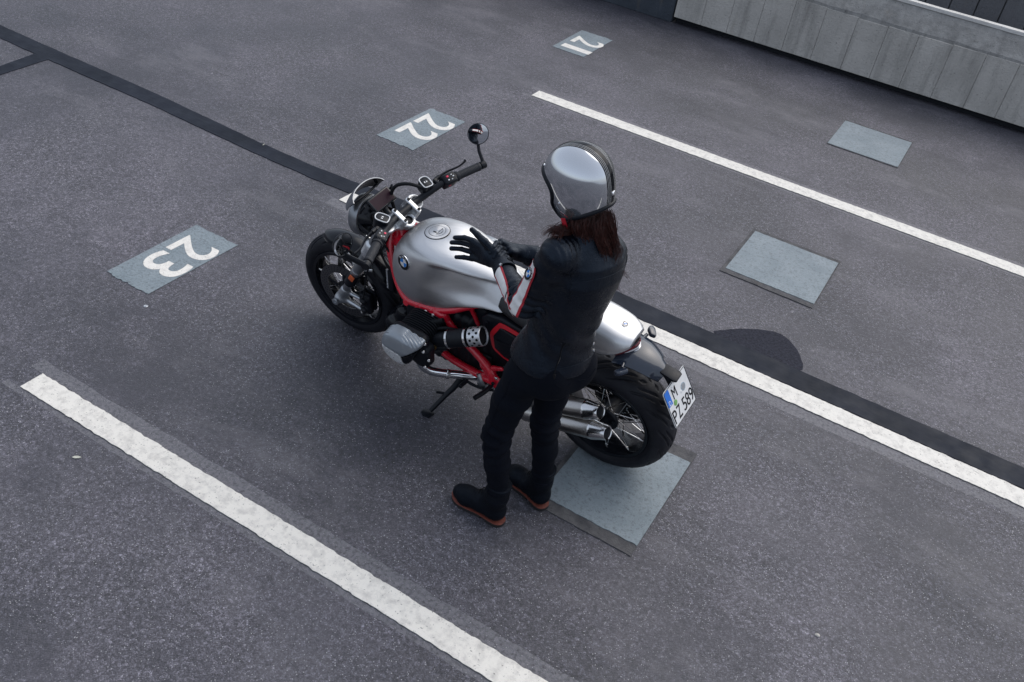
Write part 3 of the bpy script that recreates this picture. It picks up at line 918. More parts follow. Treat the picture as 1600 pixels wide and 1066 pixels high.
g.add(lathe([(0, .020), (.008, .020), (.010, .014), (.004, .012), (.004, 0)], stp(-.035, 0, .008), SA, 20), 1)
P3('upper_yoke', g, ['silver_paint', 'black_satin'])
g = G(); g.add(surfnet(lambda Q: smin(smin(seg(Q, (fx(.72), .106, .72), (fx(.72), -.106, .72), .030), seg(Q, (fx(.70), .106, .70), (fx(.745), .106, .745), .038), .01), seg(Q, (fx(.70), -.106, .70), (fx(.745), -.106, .745), .038), .01), (1.2, -.16, .65), (1.36, .16, .8), .005))
P3('lower_yoke', g, 'silver_paint')
# handlebar
bpts = [(.0), ]
half = [(1.155, 0, .934), (1.155, .07, .934), (1.146, .11, .939), (1.120, .17, .962), (1.095, .235, .980), (1.060, .33, .986), (1.019, .437, .992)]
full = [(a, -b, c) for a, b, c in reversed(half[1:])]+half
g = G(); g.add(stube(full, [.0145, .0145, .015, .0165, .018, .0185, .018, .0165, .015, .0145, .0145], 16, 6))
hb = P3('handlebar', g, 'black_satin')
hv = spline(half, 12)
def barpt(y):
    i = np.interp(y, hv[:, 1], np.arange(len(hv))); k = int(min(i, len(hv)-2)); t = i-k
    return hv[k]*(1-t)+hv[k+1]*t
def mir(p, s): return np.array([p[0], p[1]*s, p[2]])
for s in (1, -1):
    B = lambda y: mir(barpt(y), s)
    d = unit(B(.42)-B(.31))
    g = G()
    pr = [(0, .0235), (.006, .0245), (.010, .0245), (.012, .0198)]
    for k in range(14): pr += [(.018+k*.0075, .0198), (.0195+k*.0075, .0192), (.0225+k*.0075, .0192), (.024+k*.0075, .0198)]
    pr += [(.132, .0205), (.136, .0185)]
    g.add(lathe(pr, B(.292), d, 24))
    if s > 0:
        for k in range(16):
            a = 2*math.pi*k/16; u, w_, _ = basis(d)
            g.add(box(B(.286)+(u*math.cos(a)+w_*math.sin(a))*.0255, (.004, .006, .006), .001, 1))
    obj('grip', g, 'grip_rubber', hb)
    g = G(); g.add(lathe([(0, .0185), (.02, .0195), (.024, .0180), (.024, 0)], B(.425), d, 20)); obj('bar_end', g, 'black_satin', hb)
    # switch cluster
    c = B(.252)
    Rm = np.stack([unit(np.cross(d, SA)), d, SA], 1)
    g = G(); g.add(box(c, (.054, .066, .054), .010, 3, Rm), 0)
    g.add(lathe([(-.006, .0), (-.006, .023), (.010, .024), (.014, .022), (.014, 0)], B(.278), d, 24), 0)
    top = c+SA*.0280
    u_, w_ = unit(np.cross(d, SA)), d
    for (a, b, mi, sz) in ((-.008, -.012, 1, .009), (.010, -.014, 2, .006), (.012, .004, 2, .005), (-.010, .010, 2, .005), (.0, .016, 2, .006)):
        g.add(box(top+u_*a+w_*b, (sz, sz*1.2, .005), .0012, 1, Rm), mi)
    g.add(box(c+u_*(-.024 if u_[0] > 0 else .024)+w_*(-.006), (.008, .016, .010), .002, 1, Rm), 1 if s < 0 else 2)
    obj('switch_cluster', g, ['black_satin', 'button_red', 'print_white'], hb)
    # master cylinder reservoir with rimmed lid
    rc_ = np.array([1.150, .160*s, 1.000])
    ang = s*R_(20)
    U = np.array([math.cos(ang), math.sin(ang)*1., 0.]); U = unit(U*.93+np.array([0, 0, .22])); W = unit(np.cross([0, 0, 1.], U)); N = np.cross(U, W)
    out = [(-.034, -.016), (-.024, -.027), (.020, -.027), (.034, -.012), (.034, .012), (.020, .027), (-.024, .027), (-.034, .016)]
    g = G(); g.add(prism(out, rc_-N*.026, U, W, .056, .004), 0)
    ring = np.array([rc_+U*a*.88+W*b*.86+N*.003 for a, b in spline([(a, b, 0) for a, b in out], 3, True)[:, :2]])
    g.add(tube(ring, .0026, 6, True), 1)
    g.add(place_text('▬' if False else 'II', .016, .008, rc_+N*.0022, W*-s, U*s, .001), 1)
    obj('brake_reservoir', g, ['black_satin', 'print_white'], hb)
    g = G(); g.add(stube([rc_-N*.04, B(.19)+np.array([.012, 0, .0]), B(.20)], .013, 10)); obj('reservoir_clamp', g, 'black_satin', hb)
    # lever
    lv = [B(.215)+np.array([.035, 0, .004]), B(.25)+np.array([.048, 0, .002]), B(.30)+np.array([.060, 0, 0]), B(.36)+np.array([.062, 0, -.002]), B(.402)+np.array([.072, 0, 0]), B(.415)+np.array([.078, 0, .004])]
    g = G(); g.add(stube(lv, [.0085, .008, .0065, .0055, .0060, .0085], 10, 6, flat=.75)); g.add(stube([B(.21), lv[0], lv[1]], .011, 10))
    g.add(cyl(lv[0]+SA*.012, lv[0]-SA*.012, .008, n=12))
    obj('lever', g, 'black_satin', hb)
    # bar-end mirror: a part of its own
    e0 = B(.447)
    c_ = np.array([1.085, .492*s, 1.108])
    g = G(); g.add(lathe([(-.014, .015), (-.012, .0185), (.012, .0185), (.014, .015)], e0, d, 18)); 
    a1 = e0+np.array([.010, .012*s, .012]); a2 = c_-np.array([.0, 0, .052])
    g.add(tube([e0, a1, a1*.5+a2*.5+np.array([.006, 0, 0]), a2, c_-np.array([.0, 0, .030])], [.015, .0135, .0125, .012, .012], 10, flat=.65))
    nrm = unit(np.array([-.95, .13, .13])) if s > 0 else unit(np.array([-.62, .64, .30]))
    g.add(lathe([(-.016, 0), (-.016, .030), (-.010, .046), (-.002, .051), (.003, .051), (.003, .0485), (.0005, .048)], c_, nrm, 40))
    m_ = P3('mirror', g, 'black_satin')
    g = G(); g.add(lathe([(.0, 0), (.0, .0484), (.0015, .0484), (.0018, .046), (.0018, 0)], c_, nrm, 40)); obj('mirror_glass', g, 'mirror_glass', m_)
# hoses round the yoke
g = G()
g.add(stube([(1.14, -.135, .985), (1.20, -.10, 1.005), (1.255, -.075, .985), (1.275, -.06, .93), (1.25, -.05, .86), (1.22, -.04, .78)], .0085, 10))
P3('brake_line', g, 'black_matt')
g = G()
g.add(stube([(1.16, .13, .965), (1.23, .115, .96), (1.275, .09, .90), (1.25, .07, .82), (1.2, .06, .74)], .0065, 10))
P3('clutch_line', g, 'black_matt')
for k, q in enumerate(([(1.10, .22, .96), (1.16, .19, .90), (1.20, .12, .82), (1.16, .09, .72), (1.08, .08, .66)], [(1.10, .24, .955), (1.19, .17, .87), (1.235, .10, .74), (1.20, .08, .62), (1.12, .07, .55)], [(1.24, .02, .84), (1.255, .06, .78), (1.22, .09, .68), (1.14, .09, .60)])):
    g = G(); g.add(stube(q, .0055, 8)); P3('cable', g, 'black_matt')

# ---- headlight, flyscreen, display
HO = np.array([1.352, 0, .812]); HX = unit([1, 0, -.10])
g = G()
g.add(lathe([(-.075, 0), (-.075, .022), (-.068, .040), (-.045, .066), (-.015, .083), (.012, .090), (.020, .091)], HO, HX, 48), 0)
hl = P3('headlight', g, 'black_gloss')
g = G(); g.add(lathe([(.010, .0905), (.012, .097), (.020, .101), (.052, .1015), (.060, .098), (.062, .091), (.055, .089), (.02, .0885)], HO, HX, 56)); obj('headlight_ring', g, 'dark_silver', hl)
g = G(); g.add(lathe([(.046, .0), (.054, .03), (.052, .065), (.046, .0885), (.042, .0885), (.042, 0)], HO, HX, 40)); obj('lens', g, 'lens_glass', hl)
for s in (1, -1):
    g = G(); g.add(stube([HO+HX*.0+YV*.086*s, HO+np.array([-.035, .098*s, -.002]), (fx(.80)+.028, .104*s, .80)], .012, 10, flat=.5)); obj('headlight_bracket', g, 'black_satin', hl)
    g = G(); g.add(stube([(1.33, .10*s, .905), (1.315, .112*s, .93), (1.30, .098*s, .955)], .006, 8)); obj('screen_stay', g, 'black_satin', hl)
nu, nv = 9, 31
rows = []
for i in range(nu):
    t = i/(nu-1); row = []
    for j in range(nv):
        a = (j/(nv-1)-.5)*2
        row.append((1.440-.030*t-.018*t*t-.040*abs(a)**2.2, .110*math.sin(a*1.25)/math.sin(1.25), .912+(.074-.030*a*a)*t-.018*a*a*(1-t)))
    rows.append(row)
V, F = sheet(rows, .004); nq = (nu-1)*(nv-1)
dirx = np.mean([np.cross(np.array(V[q[1]])-V[q[0]], np.array(V[q[2]])-V[q[0]])[0] for q in F[:nq]])
g = G(); g.add((V, F[:nq]), 0 if dirx > 0 else 1); g.n = 0
g.v = []; g.f = list(F); g.m = [0 if dirx > 0 else 1]*nq+[1 if dirx > 0 else 0]*nq+[0]*(len(F)-2*nq); g.v = [np.asarray(V)]; g.n = len(V)
fs = P3('flyscreen', g, ['dark_silver', 'black_gloss'], angle=60)
g = G(); g.add(stube([(1.392, .100, .918), (1.376, .0, .928), (1.392, -.100, .918)], .006, 8, 8)); obj('flyscreen_brace', g, 'black_satin', fs)
# display
DO = np.array([1.286, 0, .935]); DU = YV; DV = unit([.80, 0, .60]); DN = np.cross(DU, DV); DN = DN if DN[2] > 0 else -DN
Rm = np.stack([DU, DV, np.cross(DU, DV)], 1)
g = G(); g.add(box(DO, (.148, .076, .024), .007, 3, Rm)); g.add(stube([DO-DN*.01, DO+np.array([-.03, 0, -.05]), (1.20, 0, .86)], .014, 10))
dsp = P3('instrument_display', g, 'black_gloss')
g = G(); g.add(box(DO+DN*.0118, (.128, .058, .0012), .0004, 1, Rm)); obj('screen', g, 'screen_face', dsp)

# ---- frame
RT = .0175
rails = G()
main = [(1.20, .045, .815), (1.185, .078, .755), (1.150, .105, .68), (1.095, .138, .605), (1.03, .160, .572), (.955, .166, .585), (.875, .162, .596), (.80, .150, .622), (.72, .125, .668), (.66, .10, .70)]
down = [(.862, .160, .594), (.815, .153, .555), (.754, .150, .497), (.69, .150, .455), (.62, .152, .412), (.565, .155, .365), (.545, .158, .32)]
low = [(.835, .150, .322), (.78, .152, .308), (.69, .153, .300), (.60, .155, .302), (.545, .158, .312)]
short = [(.705, .120, .672), (.685, .105, .60), (.66, .10, .53)]
for s in (1, -1):
    for nm, pth, r_ in (('main_tube', main, [.022, .020, .0165, .0165, .0175, .018, .018, .017, .016, .015]), ('down_tube', down, [.0245, .019, .0175, .0175, .019, .022, .024]), ('lower_tube', low, [.018, .0185, .019, .021, .024]), ('strut', short, .011)):
        g = G(); g.add(stube([(a, b*s, c) for a, b, c in pth], r_, 14, 6))
        if nm == 'main_tube':
            for q in ((.872, .185, .594), (.955, .184, .583), (1.03, .176, .565)):
                g.add(lathe([(-.016, .016), (0, .017), (.003, .014), (.003, 0)], (q[0], q[1]*s, q[2]), (0, s, .25), 16))
        P3(nm, g, 'red_frame_paint')
def gus(Q):
    d = seg(Q, (.90, .160, .592), (.83, .156, .585), .022); d = smin(d, seg(Q, (.862, .16, .59), (.82, .153, .558), .024), .02); return d
V, F = surfnet(gus, (.76, .11, .5), (.95, .21, .65), .005); g = G(); g.add((V, F)); both('gusset', g, 'red_frame_paint')
def plate(Q):
    d = seg(Q, (.60, .156, .385), (.535, .162, .315), .022); d = smin(d, seg(Q, (.62, .156, .303), (.535, .160, .318), .024), .03); d = smin(d, seg(Q, (.545, .160, .40), (.500, .163, .425), .015, .010), .03)
    d = smin(d, seg(Q, (.535, .162, .32), (.505, .165, .285), .022), .03); return smax(d, np.abs(Q[:, 1]-.158)-.014, .01)
V, F = surfnet(plate, (.44, .12, .22), (.68, .2, .47), .005); g = G(); g.add((V, F)); both('peg_plate', g, 'red_frame_paint')
g = G(); g.add(surfnet(lambda Q: smin(smin(seg(Q, (1.205, 0, .765), (1.165, 0, .838), .038), seg(Q, (1.15, .055, .80), (1.09, .085, .80), .030, .02), .03), seg(Q, (1.15, -.055, .80), (1.09, -.085, .80), .030, .02), .03), (1.04, -.14, .68), (1.28, .14, .96), .006)); P3('steering_head', g, 'red_frame_paint')
g = G()
for q in ((.862, .192, .592), (.905, .187, .588)): bolt(g, q, (0, 1, .2), .009, .006)
bolt(g, (.520, .174, .36), (0, 1, .1), .008, .006)
P3('frame_bolts', g, 'polished_steel')

# ---- fuel tank
ST = [
 (1.148, [(0, .790), (.040, .788), (.075, .776), (.094, .760), (.102, .738), (.105, .705), (.098, .672), (.06, .660)]),
 (1.128, [(0, .838), (.050, .835), (.090, .820), (.116, .795), (.130, .762), (.136, .710), (.128, .648), (.08, .632)]),
 (1.085, [(0, .872), (.058, .870), (.104, .857), (.136, .832), (.153, .785), (.158, .705), (.150, .612), (.09, .600)]),
 (1.030, [(0, .892), (.062, .890), (.112, .880), (.146, .857), (.166, .808), (.171, .700), (.162, .583), (.09, .578)]),
 (.965, [(0, .903), (.064, .901), (.116, .892), (.151, .870), (.170, .820), (.174, .702), (.166, .570), (.09, .575)]),
 (.895, [(0, .908), (.064, .906), (.118, .897), (.153, .874), (.166, .826), (.160, .715), (.166, .586), (.09, .595)]),
 (.825, [(0, .907), (.062, .905), (.114, .895), (.146, .870), (.152, .822), (.141, .728), (.158, .622), (.09, .625)]),
 (.745, [(0, .898), (.056, .896), (.102, .884), (.130, .857), (.136, .812), (.129, .742), (.147, .668), (.085, .665)]),
 (.665, [(0, .880), (.050, .877), (.086, .864), (.110, .838), (.120, .800), (.124, .752), (.138, .702), (.08, .698)]),
 (.600, [(0, .855), (.043, .852), (.073, .840), (.094, .817), (.109, .786), (.121, .750), (.132, .718), (.07, .712)]),
 (.555, [(0, .820), (.036, .818), (.060, .810), (.082, .794), (.100, .770), (.114, .745), (.124, .724), (.06, .718)]),
 (.535, [(0, .785), (.030, .785), (.050, .780), (.070, .772), (.088, .757), (.102, .740), (.112, .728), (.05, .722)])]
rows = resample_rows([[(x_, a, b) for a, b in pr] for x_, pr in ST], 9)
dense = []
for rw in rows:
    h = spline(rw, 9)
    dense.append(np.concatenate([h, (h*np.array([1, -1, 1]))[::-1][:-1]])[:-0 or None])
dense = np.array(dense)
def knee(D):
    """scooped knee panel: a crease along the top and front, flaring out to the lower edge"""
    x_, y_, z_ = D[..., 0], np.abs(D[..., 1]), D[..., 2]
    zt = .852-.02*np.clip((.90-x_)/.35, 0, 1); zb = .575+.15*np.clip((.95-x_)/.4, 0, 1)
    xl = .985-.42*np.clip(z_-.72, 0, 1)+.10*np.clip(.66-z_, 0, 1)
    f1 = np.clip((xl+.01-x_)/.15, 0, 1); f1 = f1*f1*(3-2*f1); f1s = np.clip((xl-x_)/.022, 0, 1); f1s = f1s*f1s*(3-2*f1s); f2 = 1/(1+np.exp(-(zt-z_)/.0050)); f3 = np.clip((x_-.54)/.10, 0, 1)
    dep = np.clip(1-(zt-z_)/.15, 0, 1)**1.15
    D[..., 1] -= np.sign(D[..., 1])*(.043*dep*f1)*f2*f3*(y_ > .07)
    return D
dense = knee(dense)
V, F = loft(dense[:, ::-1] if False else dense)
g = G(); g.add((V, F))
tank = P3('fuel_tank', g, 'brushed_aluminium', angle=70)
TB = BVHTree.FromPolygons([Vector(v) for v in np.concatenate(g.v)], g.f)
def on_tank(o, d):
    h = TB.ray_cast(Vector(o), Vector(unit(d))); return np.array(h[0]), np.array(h[1])
# filler cap on the tank top
c_, n_ = on_tank((.970, 0, 1.2), (0, 0, -1)); n_ = unit(n_ if n_[2] > 0 else -n_)
g = G()
g.add(lathe([(-.006, .0), (-.006, .0590), (.0012, .0590), (.0016, .0585), (.0018, .0565)], c_, n_, 56), 0)
g.add(lathe([(.0, .0560), (.0022, .0558), (.0028, .054), (.0030, .040), (.0030, .0392)], c_, n_, 56), 1)
g.add(lathe([(.0030, .0394), (.0036, .0388), (.0030, .0378)], c_, n_, 56), 0)
g.add(lathe([(.0028, .0378), (.0040, .0372), (.0044, .034), (.0046, 0)], c_, n_, 48), 1)
u_, w_, _ = basis(n_)
bx_ = unit(np.array([1, 0, 0])-n_*n_[0]); by_ = np.cross(n_, bx_)
g.add(box(c_+n_*.0062+bx_*.004+by_*.012, (.018, .005, .0016), .0005, 1, np.stack([bx_, by_, n_], 1)), 0)
g.add(box(c_+n_*.0062-bx_*.012, (.0012, .05, .0012), .0002, 1, np.stack([bx_, by_, n_], 1)), 0)
g.add(tube([c_+n_*.006+bx_*.026*math.cos(t)+by_*.026*math.sin(t) for t in np.linspace(2.2, 4.2, 14)], .0008, 5), 0)
obj('filler_cap', g, ['black_satin', 'brushed_tail'], tank)

def roundel(c, n, upv, r, parent, snap=None):
    """round emblem: pale rim, black ring with letters, blue and white quarters"""
    n = unit(n); upv = unit(np.asarray(upv)-n*np.dot(n, upv)); rt_ = np.cross(upv, n)
    g = G()
    g.add(lathe([(-.002, r*.99), (.0022, r), (.0034, r*.985), (.0034, r*.93), (.0022, r*.92)], c, n, 40), 0)
    g.add(lathe([(.0024, r*.93), (.0028, r*.90), (.0028, r*.60), (.0026, r*.56)], c, n, 40), 1)
    g.add(lathe([(.0026, r*.585), (.0034, r*.58), (.0034, r*.545), (.0024, r*.54)], c, n, 40), 0)
    for k in range(4):
        a = [k*math.pi/2+t for t in np.linspace(0, math.pi/2, 9)]
        pts = [(0, 0)]+[(r*.545*math.cos(t), r*.545*math.sin(t)) for t in a]
        g.add(prism(pts, c+n*.0024, rt_, upv, .0012), 2 if k % 2 == 1 else 3)
    for ch, a in ((('B', 128), ('M', 90), ('W', 52)) if r > .02 else ()):
        t = R_(a); q = c+n*.0027+(rt_*math.cos(t)+upv*math.sin(t))*r*.755
        vv = rt_*math.cos(t)+upv*math.sin(t); uu = np.cross(vv, n)
        g.add(place_text(ch, r*.30, r*.24, q, uu, vv, .0006), 3)
    obj('emblem', g, ['chrome', 'print_black', 'emblem_blue', 'print_white'], parent)
for s in (1, -1):
    c_, n_ = on_tank((1.038, .5*s, .802), (0, -s, 0)); n_ = n_ if n_[1]*s > 0 else -n_
    roundel(c_, n_, (0.25, 0, 1), .0385, tank)

# ---- engine
def crank(Q):
    d = rbox(Q, (.86, 0, .43), (.20, .135, .17), .05)
    d = smin(d, rbox(Q, (.60, 0, .40), (.16, .11, .15), .05), .05)
    d = smin(d, rbox(Q, (1.06, 0, .44), (.05, .10, .15), .04), .03)
    d = smin(d, rbox(Q, (.86, 0, .24), (.17, .10, .05), .03), .04)
    return d+.0025*np.sin(Q[:, 0]*150)*(np.abs(Q[:, 1]) > .09)
V, F = surfnet(crank, (.38, -.19, .15), (1.16, .19, .66), .009)
g = G(); g.add((V, F)); P3('engine_block', g, 'engine_black')
g = G(); g.add(surfnet(lambda Q: smin(seg(Q, (1.17, .075, .285), (1.17, -.075, .285), .062), seg(Q, (1.13, .06, .36), (1.13, -.06, .36), .05), .03), (1.02, -.19, .18), (1.29, .19, .48), .008)); P3('front_engine_cover', g, 'black_gloss')
# oil cooler with fins
g = G(); g.add(box((1.185, 0, .555), (.035, .19, .13), .008, 2), 0)
for k in range(14): g.add(box((1.206, 0, .498+k*.0088), (.012, .18, .003)), 1)
P3('oil_cooler', g, ['black_satin', 'cast_aluminium'])
for s in (1, -1):
    xo = .0 if s > 0 else .035
    CX, CZ = .892+xo, .505
    g = G(); g.add(cyl((CX, .12*s, CZ), (CX, .34*s, CZ), .062, n=28))
    for k in range(12):
        y = (.165+k*.0125)*s
        out = [(math.copysign(abs(math.cos(t))**.6, math.cos(t))*(.098-.001*k), math.copysign(abs(math.sin(t))**.6, math.sin(t))*(.088)) for t in np.linspace(0, 2*math.pi, 36, endpoint=False)]
        g.add(prism(out, (CX, y, CZ), (1, 0, 0), (0, 0, 1), .0042, .0012, 1))
    cy_ = P3('cylinder', g, 'engine_black')
    def head(Q, CX=CX, CZ=CZ, s=s):
        d = rbox(Q, (CX-.006, .335*s, CZ+.012), (.096, .034, .082), .026)
        d = smin(d, rbox(Q, (CX-.085, .33*s, CZ-.02), (.035, .035, .06), .02), .02)
        return d
    V, F = surfnet(head, (CX-.16, min(.28*s, .40*s), CZ-.12), (CX+.13, max(.28*s, .40*s), CZ+.13), .006)
    hg = G(); hg.add((V, F)); obj('cylinder_head', hg, 'engine_black', cy_)
    # rocker cover: ribbed grey upper shell, pale lower plate, black lower rear
    RC = np.array([[.100, .025], [.080, .072], [.035, .090], [-.015, .090], [-.112, .070], [-.088, -.005], [-.050, -.075], [.025, -.085], [.090, -.045]])
    def poly2(X, Z, grow=0.):
        d = None; m = len(RC)
        for i in range(m):
            p, q = RC[i], RC[(i+1) % m]; e = (q-p)/np.linalg.norm(q-p); n_ = np.array([-e[1], e[0]]); n_ = n_ if n_@p > 0 else -n_
            h_ = (X-p[0])*n_[0]+(Z-p[1])*n_[1]; d = h_ if d is None else smax(d, h_, .020)
        return d-grow
    VZ = CZ+.028
    def shell(Q, CX=CX, VZ=VZ, s=s):
        X = Q[:, 0]-CX; Y = Q[:, 1]*s; Z = Q[:, 2]-VZ
        d = poly2(X, Z+.10*np.clip(Y-.40, -.06, .1))
        return np.maximum(smax(d, Y-.432+.20*np.clip(Z-.01, 0, 1)+.25*np.clip(-X-.03, 0, 1), .030), .352-Y)
    spl = lambda X: np.interp(X, [-.115, -.03, .10], [.058, -.012, .006]).astype(np.float32)
    def upper(Q, CX=CX, VZ=VZ, s=s):
        X = Q[:, 0]-CX; Z = Q[:, 2]-VZ; Y = Q[:, 1]*s
        d = smax(shell(Q), spl(X)-Z, .006)
        top = np.clip((Z-.045)/.02, 0, 1)
        rear = (X < -.010) & (X > -.10); fr_ = (X > .055)
        gr = np.abs(((Y*.9+.35*X*np.where(rear, 1, 0))/.0125) % 1-.5)
        edge_ = np.clip((-.010-X)/.008, 0, 1)*np.clip((X+.10)/.01, 0, 1)+np.clip((X-.052)/.008, 0, 1)
        return d+top*.0026*(.5+.5*np.cos(gr*2*math.pi))*edge_*np.clip((.415-Y)/.006, 0, 1)
    lo_, hi_ = (CX-.135, min(.335*s, .45*s), VZ-.11), (CX+.125, max(.335*s, .45*s), VZ+.115)
    V, F = surfnet(upper, lo_, hi_, .0027); hg = G(); hg.add((V, F)); obj('rocker_cover', hg, 'cover_grey', cy_)
    def lower(Q, CX=CX, VZ=VZ):
        X = Q[:, 0]-CX; Z = Q[:, 2]-VZ
        return smax(shell(Q)+.003, Z-spl(X)+.007, .003)
    side_ = lambda Q, CX=CX, VZ=VZ: Q[:, 0]-CX+.028-.30*np.clip(Q[:, 2]-VZ+.05, -.1, .1)
    V, F = surfnet(lambda Q: smax(lower(Q)-.002, -side_(Q), .004), lo_, hi_, .004); hg = G(); hg.add((V, F)); obj('cover_plate', hg, 'cover_light', cy_)
    V, F = surfnet(lambda Q: smax(lower(Q), side_(Q)+.002, .004), lo_, hi_, .004); hg = G(); hg.add((V, F)); obj('cover_base', hg, 'black_gloss', cy_)
    V, F = surfnet(lambda Q: shell(Q)+.010, lo_, hi_, .005); hg = G(); hg.add((V, F)); obj('cover_core', hg, 'black_matt', cy_)
    hg = G()
    for q in ((CX-.105, .372, CZ+.045), (CX-.125, .36, CZ-.01), (CX-.11, .37, CZ-.055), (CX-.10, .352, CZ+.075)): bolt(hg, (q[0], q[1]*s, q[2]), (-.6, .6*s, .4), .007, .007)
    obj('head_bolts', hg, 'polished_steel', cy_)
# left intake pipe with bands and pierced silver end
A = np.array([.838, .262, .497]); B = np.array([.560, .182, .628]); d = unit(B-A); L = np.linalg.norm(B-A)
g = G(); g.add(lathe([(-.02, .034), (.03, .036), (.10, .037), (.105, .043), (.20, .044), (.212, .042)], A, d, 30), 0)
g.add(cyl(A+np.array([.0, .02, -.02]), A+d*.11+np.array([0, .015, -.034]), .024, .022, 14), 0)
ip = P3('intake_pipe', g, 'engine_black')
for h0 in (.022, .112, .205):
    g = G(); g.add(lathe([(h0-.005, .0385 if h0 < .1 else .0455), (h0+.005, .0385 if h0 < .1 else .0455)], A, d, 32)); obj('clamp_band', g, 'polished_steel', ip)
g = G(); g.add(lathe([(.222, .040), (.224, .0455), (.286, .0455), (.288, .043), (.280, .041)], A, d, 36, cap=False), 0)
u_, w_, _ = basis(d)
for row, ph in ((.238, 0), (.256, .5), (.273, 0)):
    for k in range(9):
        a = 2*math.pi*(k+ph)/9; rr = u_*math.cos(a)+w_*math.sin(a)
        g.add(lathe([(0, .0064), (.0012, .0064), (.0012, 0)], A+d*row+rr*.0448, rr, 10), 1)
g.add(lathe([(.276, .0), (.276, .0425), (.270, .0425)], A, d, 30), 1)
obj('intake_trumpet', g, ['silver_paint', 'black_matt'], ip)
g = G(); g.add(lathe([(0, .012), (.004, .013), (.010, .012), (.012, 0)], A+d*.055+np.array([-.0, .035, -.018]), (0, 1, .3), 14)); obj('vacuum_cap', g, 'brass', ip)
g = G(); g.add(stube([(.80, .20, .60), (.85, .22, .575), (.90, .24, .57)], .012, 10)); g.add(stube([(.72, .17, .55), (.78, .21, .57), (.84, .235, .545)], .008, 8)); P3('breather_hose', g, 'black_matt')
g = G(); g.add(cyl(mir(A, -1), mir(B, -1), .040, n=24)); P3('intake_pipe', g, 'engine_black')
# side covers
cov = [(.635, .665), (.600, .702), (.525, .712), (.36, .70), (.29, .66), (.31, .54), (.40, .475), (.49, .475), (.575, .52), (.615, .60)]
for s in (1, -1):
    g = G(); g.add(prism(cov, (0, .118*s, 0), (1, 0, 0), (0, 0, 1), .05, .010, 3))
    g.add(prism([(.560, .60), (.525, .672), (.36, .645), (.33, .56), (.42, .505), (.495, .50), (.55, .53)], (0, .146*s, 0), (1, 0, 0), (0, 0, 1), .020, .006, 3))
    g.add(box((.44, .158*s, .592), (.20, .003, .004), .001, 1))
    bolt(g, (.600, .144*s, .655), (0, s, 0), .010, .006)
    sc_ = P3('side_cover', g, 'black_satin')
    rb = [(.33, .676), (.42, .685), (.520, .694), (.546, .672), (.578, .607), (.572, .555), (.555, .512), (.500, .484), (.46, .480)]
    ri = [(.33, .660), (.42, .666), (.510, .673), (.530, .656), (.553, .606), (.553, .562), (.542, .528), (.496, .496), (.46, .490)]
    ro_ = spline([(a, b, 0) for a, b in rb], 5); ri_ = spline([(a, b, 0) for a, b in ri], 5)
    g = G(); g.add(sheet([[(p[0], .1465*s, p[1]), (q[0], .150*s, q[1])] for p, q in zip(ro_, ri_)], .004)); obj('accent_strip', g, 'red_accent', sc_, smooth=False)
# battery box and inner filler behind the tubes
g = G(); g.add(box((.70, 0, .575), (.24, .20, .19), .02, 2)); g.add(box((.50, 0, .60), (.20, .20, .20), .02, 2)); P3('airbox', g, 'black_satin')
g = G()
for k in range(6): g.add(box((.665-.012*k, .128, .372-.010*k+.02), (.085, .012, .006), .002, 1, np.array([[math.cos(.5), 0, -math.sin(.5)], [0, 1, 0], [math.sin(.5), 0, math.cos(.5)]])))
g.add(box((.67, .115, .36), (.17, .012, .10), .004, 1)); P3('gearbox_cover', g, 'engine_black')

# ---- exhaust
for s in (1, -1):
    g = G(); g.add(stube([(.842, .315*s, .455), (.842, .322*s, .40), (.815, .305*s, .352), (.77, .262*s, .318), (.71, .205*s, .292), (.62, .140*s, .265), (.50, .135*s, .250), (.42, .165*s, .262)] if s > 0 else [(.93, .315*s, .455), (.93, .32*s, .40), (.90, .29*s, .33), (.80, .18*s, .22), (.65, .0, .175), (.50, .12, .21), (.42, .165, .262)], .0205, 16, 7))
    hd = P3('exhaust_header', g, 'chrome')
    g = G(); g.add(lathe([(-.008, .022), (-.006, .0245), (.006, .0245), (.008, .022)], (.745, .243*s, .309) if s > 0 else (.80, .18*s, .22), (-.75, -.55*s, -.25), 18)); obj('header_clamp', g, 'polished_steel', hd)
for (a, b, tip, r_) in (((.40, .160, .300), (.045, .182, .468), (-.022, .184, .496), .0455), ((.40, .178, .225), (-.005, .203, .388), (-.078, .207, .419), .0455)):
    a, b, tip = map(np.array, (a, b, tip)); d = unit(b-a); L = np.linalg.norm(b-a); LT = np.linalg.norm(tip-b)
    g = G(); g.add(lathe([(0, .022), (.03, .036), (.06, r_-.001), (.08, r_), (L-.004, r_), (L, r_-.0015)], a, d, 40))
    si = P3('silencer', g, 'brushed_steel')
    g = G(); g.add(lathe([(L-.002, r_+.0012), (L+.004, r_+.0015), (L+.010, r_+.0008), (L+LT*.75, r_*.80), (L+LT*.95, r_*.755), (L+LT, r_*.70), (L+LT*.97, r_*.60), (L+LT*.80, r_*.57)], a, d, 40)); obj('silencer_tip', g, 'polished_steel', si)
    g = G(); g.add(lathe([(L+LT*.82, r_*.58), (L+LT*.3, r_*.55), (L+LT*.3, 0)], a, d, 24)); obj('outlet', g, 'black_matt', si)
g = G(); g.add(stube([(.46, .165, .272), (.40, .165, .262)], .045, 16)); P3('collector', g, 'polished_steel')
g = G(); g.add(stube([(.50, .150, .43), (.40, .150, .42), (.26, .165, .425)], .010, 10, flat=.6)); P3('silencer_bracket', g, 'black_satin')

